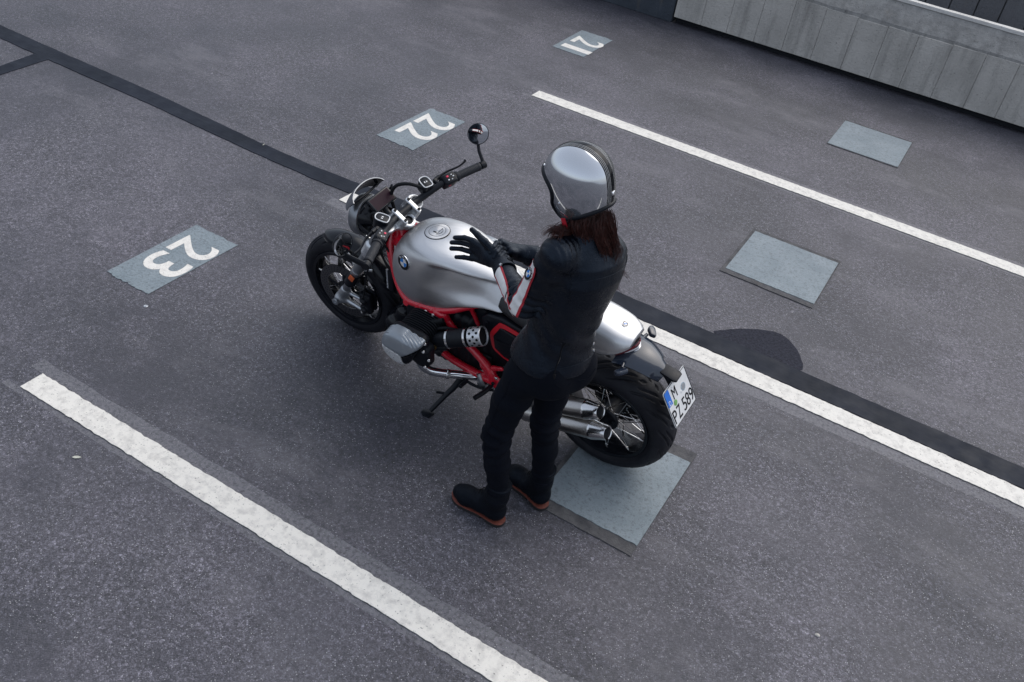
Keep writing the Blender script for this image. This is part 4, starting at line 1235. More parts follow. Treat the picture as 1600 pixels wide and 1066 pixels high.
# ---- swing arm, shock, final drive
g = G(); g.add(surfnet(lambda Q: smin(smin(seg(Q, (.52, -.06, .36), (.10, -.115, .325), .045, .050), seg(Q, (.55, .07, .36), (.52, -.08, .36), .045), .03), ell(Q, (0, -.135, .315), (.105, .055, .105)), .03), (-.14, -.22, .18), (.64, .15, .45), .009)); P3('swing_arm', g, 'black_satin')
coil = np.array([np.array([.42, .0, .42])+np.array([-.10, 0, .24])*t+.036*(np.array([0, 1, 0])*math.cos(t*44)+unit([.24, 0, .10])*math.sin(t*44)) for t in np.linspace(0, 1, 160)])
g = G(); g.add(tube(coil, .006, 8), 0); g.add(cyl((.43, 0, .40), (.31, 0, .68), .018, n=16), 1); P3('shock_absorber', g, ['red_frame_paint', 'black_satin'])

# ---- side stand, pegs, shift lever
g = G(); pv = np.array([.716, .155, .235]); ft = np.array([.800, .318, .066])
g.add(lathe([(-.02, .022), (.012, .022), (.014, .018)], pv, (0, 1, .2), 20)); g.add(stube([pv+np.array([0, .012, 0]), pv*.72+ft*.28+np.array([-.004, 0, 0]), pv*.45+ft*.55, ft+np.array([0, -.004, .006])], [.019, .016, .0135, .0115], 12, 6))
g.add(stube([pv*.50+ft*.50, pv*.46+ft*.54+np.array([.03, .006, .008]), pv*.46+ft*.54+np.array([.042, .016, .012])], .0065, 8))
st_ = P3('side_stand', g, 'black_satin')
g = G(); g.add(prism([(-.030, -.018), (-.018, -.024), (.014, -.024), (.030, -.010), (.030, .012), (.010, .026), (-.022, .022)], ft+np.array([.010, .010, -.009]), (1, 0, 0), unit([0, 1, .17]), .012, .003)); obj('stand_foot', g, 'black_satin', st_)
g = G(); bolt(g, pv+np.array([0, .014, .003]), (0, 1, .2), .010, .007); obj('pivot_bolt', g, 'polished_steel', st_)
for s in (1, -1):
    g = G(); g.add(cyl((.545, .165*s, .292), (.548, .205*s, .29), .011, n=12)); g.add(stube([(.546, .20*s, .290), (.556, .245*s, .292), (.566, .285*s, .294)], [.011, .0125, .0115], 12)); bolt(g, (.53, .182*s, .325), (0, s, 0), .009, .007)
    P3('foot_peg', g, 'black_satin')
g = G(); g.add(stube([(.53, .180, .275), (.58, .19, .262), (.64, .197, .262), (.685, .200, .275)], .0075, 8)); g.add(cyl((.668, .195, .268), (.672, .250, .272), .0105, n=12, bev=.002)); P3('shift_lever', g, 'black_satin')
g = G(); g.add(stube([(.62, .17, .325), (.60, .175, .29), (.58, .17, .25)], .012, 10)); g.add(box((.60, .168, .26), (.05, .02, .03), .006)); P3('peg_bracket', g, 'cast_aluminium')
g = G(); g.add(stube([(.53, -.180, .275), (.60, -.19, .262), (.68, -.20, .275)], .0075, 8)); P3('brake_pedal', g, 'black_satin')

# ---- seat and tail
SEAT = [(.565, [(0, .800), (.05, .799), (.085, .788), (.105, .765), (.112, .740), (.10, .715)]), (.50, [(0, .800), (.06, .798), (.10, .786), (.122, .760), (.128, .732), (.11, .705)]),
        (.40, [(0, .800), (.068, .798), (.112, .785), (.135, .757), (.140, .725), (.12, .70)]), (.30, [(0, .812), (.068, .810), (.110, .797), (.130, .765), (.134, .73), (.115, .705)]), (.225, [(0, .850), (.058, .846), (.094, .828), (.112, .785), (.118, .74), (.10, .715)])]
def halfloft(ST, n=7):
    rows = resample_rows([[(x_, a, b) for a, b in pr] for x_, pr in ST], n); out = []
    for rw in rows:
        h = spline(rw, 7); out.append(np.concatenate([h, (h*np.array([1, -1, 1]))[::-1][:-1]]))
    return loft(out)
g = G(); g.add(halfloft(SEAT)); P3('seat', g, 'seat_leather', angle=70)
TAIL = [(.235, [(0, .884), (.052, .881), (.086, .864), (.104, .825), (.112, .772), (.112, .728), (.06, .722)]), (.17, [(0, .886), (.056, .883), (.092, .866), (.110, .826), (.117, .776), (.116, .732), (.06, .728)]),
        (.09, [(0, .880), (.056, .877), (.092, .860), (.109, .824), (.116, .782), (.114, .744), (.06, .740)]), (.015, [(0, .866), (.054, .863), (.087, .848), (.103, .818), (.109, .790), (.106, .768), (.05, .764)]), (-.028, [(0, .852), (.046, .849), (.072, .838), (.086, .820), (.091, .806), (.089, .794), (.04, .790)]), (-.052, [(0, .838), (.034, .837), (.052, .831), (.062, .823), (.066, .816), (.064, .810), (.03, .806)])]
g = G(); g.add(halfloft(TAIL)); tail = P3('tail_cover', g, 'brushed_tail', angle=70)
TB2 = BVHTree.FromPolygons([Vector(v) for v in np.concatenate(g.v)], g.f)
h = TB2.ray_cast(Vector((.012, 0, 1.2)), Vector((0, 0, -1))); roundel(np.array(h[0]), np.array(h[1]) if h[1][2] > 0 else -np.array(h[1]), (1, 0, 0), .0145, tail)
for s in (1, -1):
    g = G(); bolt(g, (.20, .116*s, .785), (0, s, .2), .008, .008); obj('tail_bolt', g, 'polished_steel', tail)
# tail lamp under the rear edge
rows = []
for t in np.linspace(-1, 1, 21):
    xx = -.058+.056*abs(t)**1.8; yy = .088*t
    rows.append([(xx+.004, yy, .806-.016*abs(t)), (xx-.006, yy*1.01, .796-.018*abs(t)), (xx+.002, yy, .778-.016*abs(t))])
g = G(); g.add(sheet(rows, .006)); tl = P3('tail_lamp', g, 'tail_red', angle=60)
g = G(); g.add(tube([(b_[0]-.006, b_[1]*.80, b_[2]-.024) for _, b_, _ in rows[3:-3]], .0045, 8)); g.add(tube([(b_[0]-.004, b_[1]*.84, b_[2]-.012) for _, b_, _ in rows[2:-2]], .0035, 8)); obj('lamp_frame', g, 'silver_paint', tl)
g = G(); g.add(sheet([[(a[0]-.002, a[1]*1.03, a[2]+.003), (a[0]-.006, a[1]*1.03, a[2]-.003)] for a, _, _ in rows], .003)); obj('lamp_trim', g, 'black_gloss', tl)
# smoked tail fairing and number plate carrier
rows = []
for i in range(25):
    t = i/24
    xc = -.005-.205*t; zc = .765+.010*math.sin(t*3.1)-.055*t*t
    hw_ = .112-.036*t-.030*t**4
    row = []
    for j in range(17):
        a = (j/16-.5)*2
        row.append((xc+.016*a*a*(1 if t > .8 else .3), hw_*a, zc-.028*abs(a)**2.4))
    rows.append(row)
g = G(); g.add(sheet(rows, .004)); rf = P3('tail_fairing', g, 'smoked_plastic', angle=60)
g = G(); g.add(sheet([[(p[0], p[1]*.985, p[2]-.005) for p in r_] for r_ in rows], .004)); g.add(box((-.06, 0, .715), (.14, .08, .03), .008)); obj('fairing_inner', g, 'black_satin', rf)
g = G(); g.add(prism([(-.010, -.030), (.056, -.034), (.070, -.026), (.070, .026), (.056, .034), (-.010, .030)], (-.198, 0, .716), (-1, 0, -.16), (0, 1, 0), .012, .004)); lamp = P3('plate_lamp', g, 'black_satin')
g = G(); g.add(stube([(-.12, 0, .735), (-.19, 0, .705), (-.235, 0, .66), (-.262, 0, .60)], .014, 10)); g.add(box((-.262, 0, .612), (.012, .10, .10), .004, 2, np.array([[math.cos(.52), 0, math.sin(.52)], [0, 1, 0], [-math.sin(.52), 0, math.cos(.52)]]))); P3('plate_carrier', g, 'black_satin')
g = G(); g.add(cyl((-.238, .0, .655), (-.246, 0, .653), .022, n=16)); P3('rear_reflector', g, 'tail_red')
for s in (1, -1):
    g = G(); g.add(cyl((-.045, .085*s, .742), (-.052, .118*s, .742), .008, n=10))
    g.add(prism([(-.030, -.016), (.018, -.018), (.032, -.008), (.030, .008), (.012, .018), (-.028, .014)], (-.062, .142*s, .745), unit([.55, .80*s, 0]), unit([-.8*s, .55, .45]), .022, .007, 2)); P3('rear_indicator', g, 'smoked_plastic')

# ---- number plate
BOLD = .0
PT = np.array([-.243, 0, .682]); PB_ = np.array([-.337, 0, .519])
pc = (PT+PB_)/2; PU = np.array([0, -1., 0]); PV = unit(PT-PB_); PN = np.cross(PU, PV); PH = np.linalg.norm(PT-PB_)/2
def rrect(w, h, r, n=5):
    o = []
    for cx, cy, a0 in ((w-r, h-r, 0), (-w+r, h-r, 90), (-w+r, -h+r, 180), (w-r, -h+r, 270)):
        o += [(cx+r*math.cos(R_(a0+90*k/n)), cy+r*math.sin(R_(a0+90*k/n))) for k in range(n+1)]
    return o
g = G(); g.add(prism(rrect(.102, PH, .010), pc, PU, PV, .003, .0006, 1))
pl_ = P3('number_plate', g, 'plate_white', smooth=False); tag(pl_, 'white number plate with black characters')
ring = [pc+PU*a+PV*b+PN*.0020 for a, b in rrect(.0985, PH-.0035, .008)]
g = G(); g.add(tube(ring, .0014, 6, True)); obj('plate_border', g, 'print_black', pl_)
g = G(); g.add(prism(rrect(.0185, .037, .002), pc-PU*.0785+PV*(PH-.044)+PN*.0018, PU, PV, .0012), 0)
g.add(place_text('D', .015, .022, pc-PU*.0785+PV*(PH-.066)+PN*.0023, PU, PV, .0006), 1)
obj('country_strip', g, ['plate_blue', 'print_white'], pl_, smooth=False)
for ch, a, b, w_, h_ in (('M', -.026, .0450, .034, .052), ('P', -.076, -.046, .030, .062), ('Z', -.038, -.046, .032, .062), ('5', .012, -.046, .029, .062), ('8', .046, -.046, .030, .062), ('9', .080, -.046, .029, .062)):
    g = G(); g.add(place_text(ch, w_, h_, pc+PU*a+PV*b+PN*.0016, PU, PV, .0012)); obj('character', g, 'print_black', pl_, smooth=False)
g = G(); g.add(lathe([(0, .0135), (.0014, .0135), (.0014, 0)], pc+PU*(-.042)+PV*.003+PN*.0012, PN, 24)); obj('seal', g, 'seal_green', pl_)
g = G(); g.add(lathe([(0, .0185), (.0014, .0185), (.0014, .015)], pc+PU*.045+PV*.022+PN*.0012, PN, 24), 0); g.add(lathe([(0, .0150), (.0018, .0150), (.0018, 0)], pc+PU*.045+PV*.022+PN*.0010, PN, 24), 1); obj('seal', g, ['seal_blue', 'cast_aluminium'], pl_)
g = G()
for a, b in ((-.03, .075), (.02, .012)): bolt(g, pc+PU*a+PV*b+PN*.0012, PN, .005, .003)
obj('plate_screw', g, 'print_white', pl_)

# ------------------------------------------------------------------ rider
PO = np.array([-1.09, 2.57, 0.])
person = empty('person', PO)
tag(person, 'person in black leather jacket, black jeans and silver helmet, pulling on gloves by the motorcycle', 'person')
PL = tuple(-PO)
FV = np.array([-.93, .366, 0], np.float32); FV /= np.linalg.norm(FV)       # the way the body faces
RV = np.array([FV[1], -FV[0], 0], np.float32); RV = -RV if RV[1] < 0 else RV  # its right
SL, EL, WLt = np.array([-1.008, 2.428, 1.440]), np.array([-1.106, 2.440, 1.190]), np.array([-1.306, 2.607, 1.190])
SR, ER, WR = np.array([-.926, 2.658, 1.385]), np.array([-1.045, 2.835, 1.165]), np.array([-1.285, 2.722, 1.190])
HL, KL, AL = np.array([-1.055, 2.505, .885]), np.array([-1.142, 2.466, .510]), np.array([-1.090, 2.490, .120])
HR, KR, AR = np.array([-.985, 2.650, .885]), np.array([-1.018, 2.655, .505]), np.array([-.985, 2.692, .120])
HC = np.array([-1.0433, 2.556, 1.6816])
TZ = np.array([.86, .93, 1.00, 1.08, 1.17, 1.26, 1.34, 1.41, 1.46, 1.50, 1.56])
TA = np.array([.138, .138, .128, .116, .120, .134, .139, .122, .080, .066, .064])
TSH = np.array([.016, .016, .016, .015, .012, .008, .004, 0, 0, 0, 0])
TBd = np.array([.128, .124, .114, .105, .106, .112, .112, .098, .074, .064, .062])
TCX = np.interp(TZ, [.86, .93, 1.1, 1.3, 1.42, 1.56], [-1.012, -1.008, -.985, -.962, -.955, -.985])
TCY = np.interp(TZ, [.86, .93, 1.1, 1.3, 1.42, 1.56], [2.578, 2.578, 2.575, 2.57, 2.568, 2.566])
TCX = TCX-RV[0]*TSH; TCY = TCY-RV[1]*TSH
def torso(Q, off=0.):
    z = Q[:, 2]
    dx = Q[:, 0]-np.interp(z, TZ, TCX); dy = Q[:, 1]-np.interp(z, TZ, TCY)
    u = dx*RV[0]+dy*RV[1]; v = dx*FV[0]+dy*FV[1]
    a = np.interp(z, TZ, TA)+off; b = np.interp(z, TZ, TBd)+off
    k = (np.abs(u/a)**2.3+np.abs(v/b)**2.3)**(1/2.3)
    return (k-1)*np.minimum(a, b)
# ---- body: one continuous figure under the clothes
def body(Q):
    d = torso(Q, -.016); d = smax(d, Q[:, 2]-1.50, .02); d = smax(d, .84-Q[:, 2], .03)
    d = smin(d, seg(Q, (-.962, 2.567, 1.40), (-1.0, 2.562, 1.58), .050, .047), .03)
    for S, E, W in ((SL, EL, WLt), (SR, ER, WR)):
        d = smin(d, seg(Q, S, E, .044, .036), .03); d = smin(d, seg(Q, E, W, .036, .024), .015)
    for Hh, K, A_ in ((HL, KL, AL), (HR, KR, AR)):
        d = smin(d, seg(Q, Hh, K, .055, .034), .03); d = smin(d, seg(Q, K, A_, .034, .026), .02)
        tv = np.array([-.14, .008, -.062]) if A_ is AL else np.array([-.13, .046, -.062])
        d = smin(d, seg(Q, A_-np.array([0, 0, .045]), A_+tv, .024, .018), .02)
    # head with a face looking down at the hands
    L = (Q-HC.astype(np.float32))
    x, y, z = L@HF, L@HLf, L@HU
    hd = np.sqrt((x/.088)**2+(y/.072)**2+((z+.015)/.095)**2); hd = (hd-1)*.072
    hd = smin(hd, np.sqrt(((x-.045)/.045)**2+(y/.045)**2+((z+.095)/.04)**2)*.04-.04, .03)
    nose = np.linalg.norm(np.stack([x-.098, y*1.3, (z+.03)*.6], 1), axis=1)-.013
    hd = smin(hd, nose, .014)
    for s in (1, -1):
        eye = np.linalg.norm(np.stack([x-.090, y-.032*s, z], 1), axis=1)-.014; hd = smax(hd, -eye, .008)
        hd = smin(hd, np.linalg.norm(np.stack([x-.076, y-.032*s, z], 1), axis=1)-.0125, .002)
        hd = smin(hd, np.linalg.norm(np.stack([(x+.005)*.8, (y-.076*s)*1.6, (z+.01)*.6], 1), axis=1)-.02, .006)
    lips = np.linalg.norm(np.stack([x-.088, y*.45, (z+.068)*1.4], 1), axis=1)-.011; hd = smin(hd, lips, .006)
    return smin(d, hd, .02)
HF = np.array([-.998, .0605, 0]); HF /= np.linalg.norm(HF)
HLf = np.array([HF[1], -HF[0], 0.]); HLf = HLf if HLf[1] < 0 else -HLf       # its left, towards the camera
pit = R_(22.76); HFh = HF.copy()
HF = (HFh*math.cos(pit)+np.array([0, 0, -1])*math.sin(pit)); HU = np.cross(HF, HLf); HU = HU if HU[2] > 0 else -HU
rl_ = -.0532; HLf, HU = HLf*math.cos(rl_)+HU*math.sin(rl_), -HLf*math.sin(rl_)+HU*math.cos(rl_)
HF, HLf, HU = (q.astype(np.float32) for q in (HF, HLf, HU))
V, F = surfnet(body, (-1.5, 2.3, .0), (-.78, 3.0, 1.82), .0095)
g = G(); g.add((V, F)); obj('body', g, 'skin', person, loc=PL)

# ---- jacket
def limb_folds(Q, a, b, c0, amp, fr, rad, seed):
    a = np.asarray(a, np.float32); b = np.asarray(b, np.float32); ba = b-a; Lb = np.linalg.norm(ba); dr = ba/Lb
    t = (Q-a)@dr
    near = np.clip(1-(np.linalg.norm(Q-a-np.clip(t, 0, Lb)[:, None]*dr, axis=1)-rad)/.04, 0, 1)
    w = np.exp(-((t-c0*Lb)/(.22*Lb))**2)
    return 1.7*amp*near*w*np.sin(t*fr+5.0*wob(Q, 16, seed))
def jacket(Q):
    d = torso(Q, .010)-.009*np.clip((1.02-Q[:, 2])/.09, 0, 1)
    for k, (S, E, W) in enumerate(((SL, EL, WLt), (SR, ER, WR))):
        inn = S*.55+np.array([-.957, 2.569, S[2]-.02])*.45
        d = smin(d, seg(Q, inn, S, .060, .058), .045)
        d = smin(d, seg(Q, S, E, .060, .051), .030)
        Wc = E+(W-E)*.90
        d2 = seg(Q, E, Wc, .050, .0375)
        dr = ((W-E)/np.linalg.norm(W-E)).astype(np.float32); d2 = smax(d2, (Q-Wc.astype(np.float32))@dr-.004, .006)
        d = smin(d, d2, .012)
        d = d+limb_folds(Q, S, E, .85, .0042, 150, .05, 3+k)+limb_folds(Q, E, W, .15, .0038, 160, .045, 7+k)+limb_folds(Q, S, E, .15, .0030, 95, .055, 11+k)
    z = Q[:, 2]
    hem = .935+.030*((Q[:, 0]+1.01)*RV[0]+(Q[:, 1]-2.575)*RV[1])+.010*wob(Q, 9, 5, 3)
    d = smax(d, hem-z, .008); d = smax(d, z-1.520, .010)
    # hem belt and side folds
    d = d-.0022*np.exp(-((z-hem-.028)/.022)**2)
    d = d+.0060*wob(Q*np.array([1.0, 1.0, .55], np.float32), 38, 21, 3)*np.clip((1.36-z)/.1, 0, 1)
    d = d+.0034*np.exp(-((z-1.10)/.09)**2)*np.sin(z*70+Q[:, 0]*45+6.0*wob(Q, 13, 31))
    # ribbed shoulder pads
    for S, s in ((SL, -1), (SR, 1)):
        L = Q-(S+np.array([.012, 0, .052])-s*RV*(-.012)).astype(np.float32)
        m = np.clip(1.25-np.linalg.norm(L/np.array([.062, .062, .05], np.float32), axis=1), 0, 1)
        d = d-.0030*np.clip(m*3, 0, 1)*np.abs(np.sin((L@RV)*145))
    return d
V, F = surfnet(jacket, (-1.36, 2.30, .88), (-.80, 2.93, 1.56), .0056)
g = G(); g.add((V, F)); jk = obj('jacket', g, 'jacket_leather', person, loc=PL, angle=None)
JB = BVHTree.FromPolygons([Vector(v) for v in V], F)
def snapj(p, off=0.):
    h = JB.find_nearest(Vector(p)); n = Vector(p)-h[0]; nn = h[1]
    return np.array(h[0])+np.array(nn)*off, np.array(nn)
def ribbon(path, widths, off, th, side=None, k=8):
    """strip laid on the jacket: widths = offsets across it"""
    P = spline(path, k); rows = []
    for i, p in enumerate(P):
        q, n = snapj(p)
        t = unit(P[min(i+1, len(P)-1)]-P[max(i-1, 0)]); b = unit(np.cross(n, t))
        rows.append([snapj(q+b*w, off+.0012)[0] for w in widths])
    A_ = np.array(rows)
    for _ in range(3): A_[1:-1] = A_[1:-1]*.5+(A_[:-2]+A_[2:])*.25
    V, F = sheet(A_, th); return V, F
# sleeve chevrons: white with red edges, meeting at the elbow
def arm_dir(S, E, W, ang):   # direction on the outside of the arm
    a = unit(E-S); o = unit(np.cross(a, unit(W-E))); return a, o
for (S, E, W, s) in ((SL, EL, WLt, -1), (SR, ER, WR, 1)):
    outw = RV.astype(float)*s; fwd = FV.astype(float)
    ua = unit(E-S); fa = unit(W-E)
    el = E+outw*.050+ua*.030-fa*.012
    up_ = [S+(E-S)*.16+outw*.054+fwd*.030, S+(E-S)*.46+outw*.058+fwd*.016, S+(E-S)*.72+outw*.058+fwd*.004, S+(E-S)*.90+outw*.056-fwd*.003, el]
    lo_ = [el, E+(W-E)*.16+outw*.052+np.array([0, 0, -.010]), E+(W-E)*.36+outw*.048+np.array([0, 0, .006]), E+(W-E)*.60+outw*.042+np.array([0, 0, .012]), E+(W-E)*.84+outw*.038+np.array([0, 0, .014])]
    for pth in (up_, lo_):
        g = G(); g.add(ribbon(pth, np.linspace(-.0195, .0195, 7), .0016, .0012)); obj('sleeve_stripe', g, 'stripe_white', jk)
        for w0, w1 in ((-.0290, -.0197), (.0197, .0290)):
            g = G(); g.add(ribbon(pth, np.linspace(w0, w1, 4), .0020, .0012)); obj('sleeve_piping', g, 'stripe_red', jk)
    c_, n_ = snapj(S+(E-S)*.33+outw*.058+fwd*.022, .004)
    roundel(c_, n_, (0, 0, 1), .0235, jk)
def seam(path, r, mat, name, k=8, off=.0006):
    P = np.array([snapj(p, off)[0] for p in spline(path, k)]); g = G(); g.add(tube(P, r, 6)); return obj(name, g, mat, jk)
bk = -FV.astype(float); rt_ = RV.astype(float)
C2 = lambda z, u, v: np.array([np.interp(z, TZ, TCX), np.interp(z, TZ, TCY), z])+rt_*u+bk*v
seam([C2(1.09, -.085, .11), C2(1.03, -.090, .12), C2(.955, -.098, .13)], .0022, 'print_black', 'zip')
seam([C2(1.03, -.0905, .125), C2(.962, -.0975, .13)], .0011, 'zip_metal', 'zip_teeth')
g = G(); q, n_ = snapj(C2(.948, -.100, .14), .002); g.add(box(q, (.010, .010, .030), .003)); obj('zip_pull', g, 'print_black', jk)
seam([C2(1.43, -.135, .06), C2(1.38, -.150, .09), C2(1.32, -.150, .10), C2(1.27, -.140, .11)], .0022, 'jacket_leather', 'armhole_seam')
seam([C2(1.40, .135, .06), C2(1.34, .150, .09), C2(1.27, .140, .11)], .0022, 'jacket_leather', 'armhole_seam')
seam([C2(.985, u, .14) for u in (-.14, -.09, -.03, .03, .09, .14)], .0013, 'jacket_leather', 'hem_seam')
seam([C2(1.385, u, .13) for u in (-.13, -.06, 0, .06, .13)], .0012, 'jacket_leather', 'yoke_seam')
for u in (.130, .118):
    g = G(); q, n_ = snapj(C2(.975+(.13-u)*3, u, .10), .0); g.add(lathe([(0, .007), (.003, .007), (.005, .004), (.005, 0)], q, n_, 14)); obj('press_stud', g, 'zip_metal', jk)

# ---- jeans
def jeans(Q):
    z = Q[:, 2]
    d = torso(Q, -.006); d = smax(d, z-1.03, .01); d = smax(d, .835-z, .04)
    d = smin(d, ell(Q, np.array([-.985, 2.545, .885])+bk*.026-rt_*.040, (.085, .085, .10)), .05)
    d = smin(d, ell(Q, np.array([-.970, 2.585, .885])+bk*.022+rt_*.050, (.085, .085, .10)), .05)
    for k, (Hh, K, A_) in enumerate(((HL, KL, AL), (HR, KR, AR))):
        mid = (Hh+K)/2+FV*.012
        leg = seg(Q, Hh, mid, .083, .070); leg = smin(leg, seg(Q, mid, K, .070, .0545), .02)
        calf = (K*.62+A_*.38)-FV*.014
        leg = smin(leg, smin(seg(Q, K, calf, .0535, .053), seg(Q, calf, A_, .051, .041), .02), .02)
        leg = leg+limb_folds(Q, Hh, K, 1.0, .0054, 120, .058, 41+k)+limb_folds(Q, K, A_, .05, .0052, 110, .055, 45+k)+limb_folds(Q, Hh, K, .10, .0055, 62, .085, 47+k)+limb_folds(Q, Hh, K, .45, .0030, 70, .075, 55+k)+limb_folds(Q, K, A_, .90, .0050, 115, .045, 51+k)
        d = smin(d, leg, .030 if k == 0 else .022)
    d = d+.0044*wob(Q*np.array([1, 1, .6], np.float32), 36, 61, 3)
    return smax(d, .165-z, .01)
V, F = surfnet(jeans, (-1.27, 2.36, .09), (-.80, 2.80, 1.06), .0060)
g = G(); g.add((V, F)); je = obj('jeans', g, 'black_denim', person, loc=PL, angle=None)
JBk = JB; JB = BVHTree.FromPolygons([Vector(v) for v in V], F)
for s_, pts in ((0, [C2(.925, -.10, .16), C2(.895, -.055, .18), C2(.90, .0, .18)]), (1, [C2(.925, .12, .16), C2(.895, .07, .18), C2(.90, .02, .18)])):
    P = np.array([snapj(p, .0006)[0] for p in spline(pts, 8)]); g = G(); g.add(tube(P, .0014, 6)); obj('pocket_seam', g, 'black_denim', je)
for Hh, K, A_, s in ((HL, KL, AL, -1), (HR, KR, AR, 1)):
    P = np.array([snapj(Hh+(K-Hh)*t+rt_*s*.09, .0005)[0] for t in np.linspace(.05, 1, 26)]+[snapj(K+(A_-K)*t+rt_*s*.07, .0005)[0] for t in np.linspace(.05, .9, 20)]); g = G(); g.add(tube(P, .0013, 6)); obj('side_seam', g, 'black_denim', je)
JB = JBk

# ---- boots
def boot(heel, toe, ank):
    h = np.array([*heel, 0]); t = np.array([*toe, 0]); d = unit(t-h); L = np.linalg.norm(t-h); lat = np.array([-d[1], d[0], 0])
    fp = lambda a, b, z: h+d*a*L+lat*b+np.array([0, 0, z])
    sh = np.array([ank[0], ank[1], 0])
    def fn(Q):
        e = seg(Q, fp(.17, 0, .064), fp(.45, 0, .066), .040, .042)
        e = smin(e, seg(Q, fp(.45, 0, .062), fp(.72, .004, .052), .041, .041), .03)
        e = smin(e, seg(Q, fp(.72, .004, .050), fp(.86, .0, .046), .042, .034), .03)
        e = smin(e, seg(Q, fp(.20, 0, .07), sh+np.array([0, 0, .240]), .041, .0515), .03)
        e = smin(e, seg(Q, fp(.40, 0, .09), sh+np.array([0, 0, .15])+d*.01, .036, .045), .03)
        e = e+.0022*wob(Q, 55, 71, 4)*(Q[:, 2] > .08)
        # lacing ridge, toe cap stitch
        a = ((Q-h.astype(np.float32))@d.astype(np.float32))/L
        e = e+.0022*np.sin(Q[:, 2]*210)*np.exp(-((a-.52)/.10)**2)*np.exp(-(((Q-h.astype(np.float32))@lat.astype(np.float32))/.022)**2)
        # shaft is open at the top, with a padded rim
        shf = np.linalg.norm(Q[:, :2]-sh[:2].astype(np.float32), axis=1)
        e = smax(e, Q[:, 2]-.232, .008); e = smax(e, .020-Q[:, 2], .004)
        e = e-.0022*np.exp(-((Q[:, 2]-.224)/.006)**2)+.0018*np.exp(-((Q[:, 2]-.165)/.003)**2)
        return e
    lo = np.minimum(h, t)-np.array([.10, .10, 0]); hi = np.maximum(h, t)+np.array([.10, .10, .27])
    V, F = surfnet(fn, lo, hi, .0048)
    g = G(); g.add((V, F)); b_ = obj('boot', g, 'boot_leather', person, loc=PL, angle=None)
    out = [(0.0, .0), (.02, .022), (.10, .036), (.28, .038), (.45, .038), (.62, .046), (.78, .049), (.90, .038), (.98, .016), (1.0, 0), (.98, -.016), (.90, -.036), (.78, -.044), (.62, -.042), (.45, -.037), (.28, -.038), (.10, -.036), (.02, -.022)]
    out = [(a, b) for a, b, _ in spline([(a*L, b*1.06, 0) for a, b in out], 4, True)]
    g = G(); g.add(prism([(a, b*.95) for a, b in out], h+np.array([0, 0, .0208]), d, lat, .0040, .0012, 2)); obj('welt', g, 'welt_brown', b_)
    g = G(); g.add(prism([(a, b*.93) for a, b in out if a > L*.34], h+np.array([0, 0, .0105]), d, lat, .017, .002, 1)); g.add(prism([(a, b*.93) for a, b in out if a < L*.31], h+np.array([0, 0, .0100]), d, lat, .018, .002, 1)); obj('sole', g, 'sole_rubber', b_)
    # laces
    g = G()
    for k in range(5):
        a0, z0 = .56-.055*k, .098+.020*k
        g.add(stube([fp(a0, -.020, z0-.006), fp(a0+.015, 0, z0+.010), fp(a0, .020, z0-.006)], .0024, 6, 5))
    g.add(stube([fp(.34, .0, .200), fp(.40, -.02, .185), fp(.42, -.035, .16)], .0022, 6)); obj('lace', g, 'print_black', b_)
boot((-1.040, 2.490), (-1.318, 2.508), AL)
boot((-.935, 2.680), (-1.188, 2.772), AR)

# ---- gloves
def hand(fingers, thumb, palm, cuff, name, lo, hi, h=.0032):
    def fn(Q):
        d = None
        for pts, r0, r1 in palm:
            e = seg(Q, pts[0], pts[1], r0, r1); d = e if d is None else smin(d, e, .016)
        for ch, r0, r1 in fingers+[thumb]:
            f_ = None; n = len(ch)-1
            for i in range(n):
                e = seg(Q, ch[i], ch[i+1], r0+(r1-r0)*i/n, r0+(r1-r0)*(i+1)/n); f_ = e if f_ is None else smin(f_, e, .004)
            d = smin(d, f_, .0055)
        a, b, ra, rb = cuff
        c_ = seg(Q, a, b, ra, rb); dr = unit(np.asarray(b)-np.asarray(a)).astype(np.float32)
        c_ = smax(c_, (Q-np.asarray(b, np.float32))@dr-.002, .003)
        d = smin(d, c_, .010)
        return d+.0012*wob(Q, 130, 81, 4)
    V, F = surfnet(fn, lo, hi, h)
    g = G(); g.add((V, F)); return obj(name, g, 'glove_leather', person, loc=PL, angle=None), V, F
fg = lambda a, m, t: [np.array(a), np.array(m), np.array(t)]
dirL = unit(EL-WLt)
lf = [(fg((-1.440, 2.626, 1.221), (-1.482, 2.624, 1.219), (-1.516, 2.612, 1.209)), .0112, .0088),
      (fg((-1.444, 2.628, 1.196), (-1.491, 2.628, 1.190), (-1.529, 2.615, 1.181)), .0115, .0090),
      (fg((-1.442, 2.625, 1.171), (-1.488, 2.624, 1.165), (-1.525, 2.612, 1.157)), .0110, .0088),
      (fg((-1.434, 2.620, 1.146), (-1.468, 2.617, 1.139), (-1.497, 2.607, 1.132)), .0100, .0080)]
lt = ([np.array((-1.345, 2.612, 1.222)), np.array((-1.382, 2.606, 1.252)), np.array((-1.415, 2.602, 1.271)), np.array((-1.440, 2.600, 1.282))], .0175, .0098)
lp = [(((-1.437, 2.626, 1.216), (-1.355, 2.614, 1.214)), .0150, .0190), (((-1.440, 2.627, 1.190), (-1.350, 2.612, 1.196)), .0150, .0205), (((-1.432, 2.622, 1.152), (-1.352, 2.608, 1.176)), .0145, .0200), (((-1.36, 2.612, 1.197), WLt+dirL*-.01), .030, .031)]
gl, V, F = hand(lf, lt, lp, (WLt+dirL*-.012, WLt+dirL*.062, .033, .0455), 'glove', (-1.56, 2.52, 1.09), (-1.21, 2.68, 1.32))
tag(gl, 'left glove, open with fingers stretched')
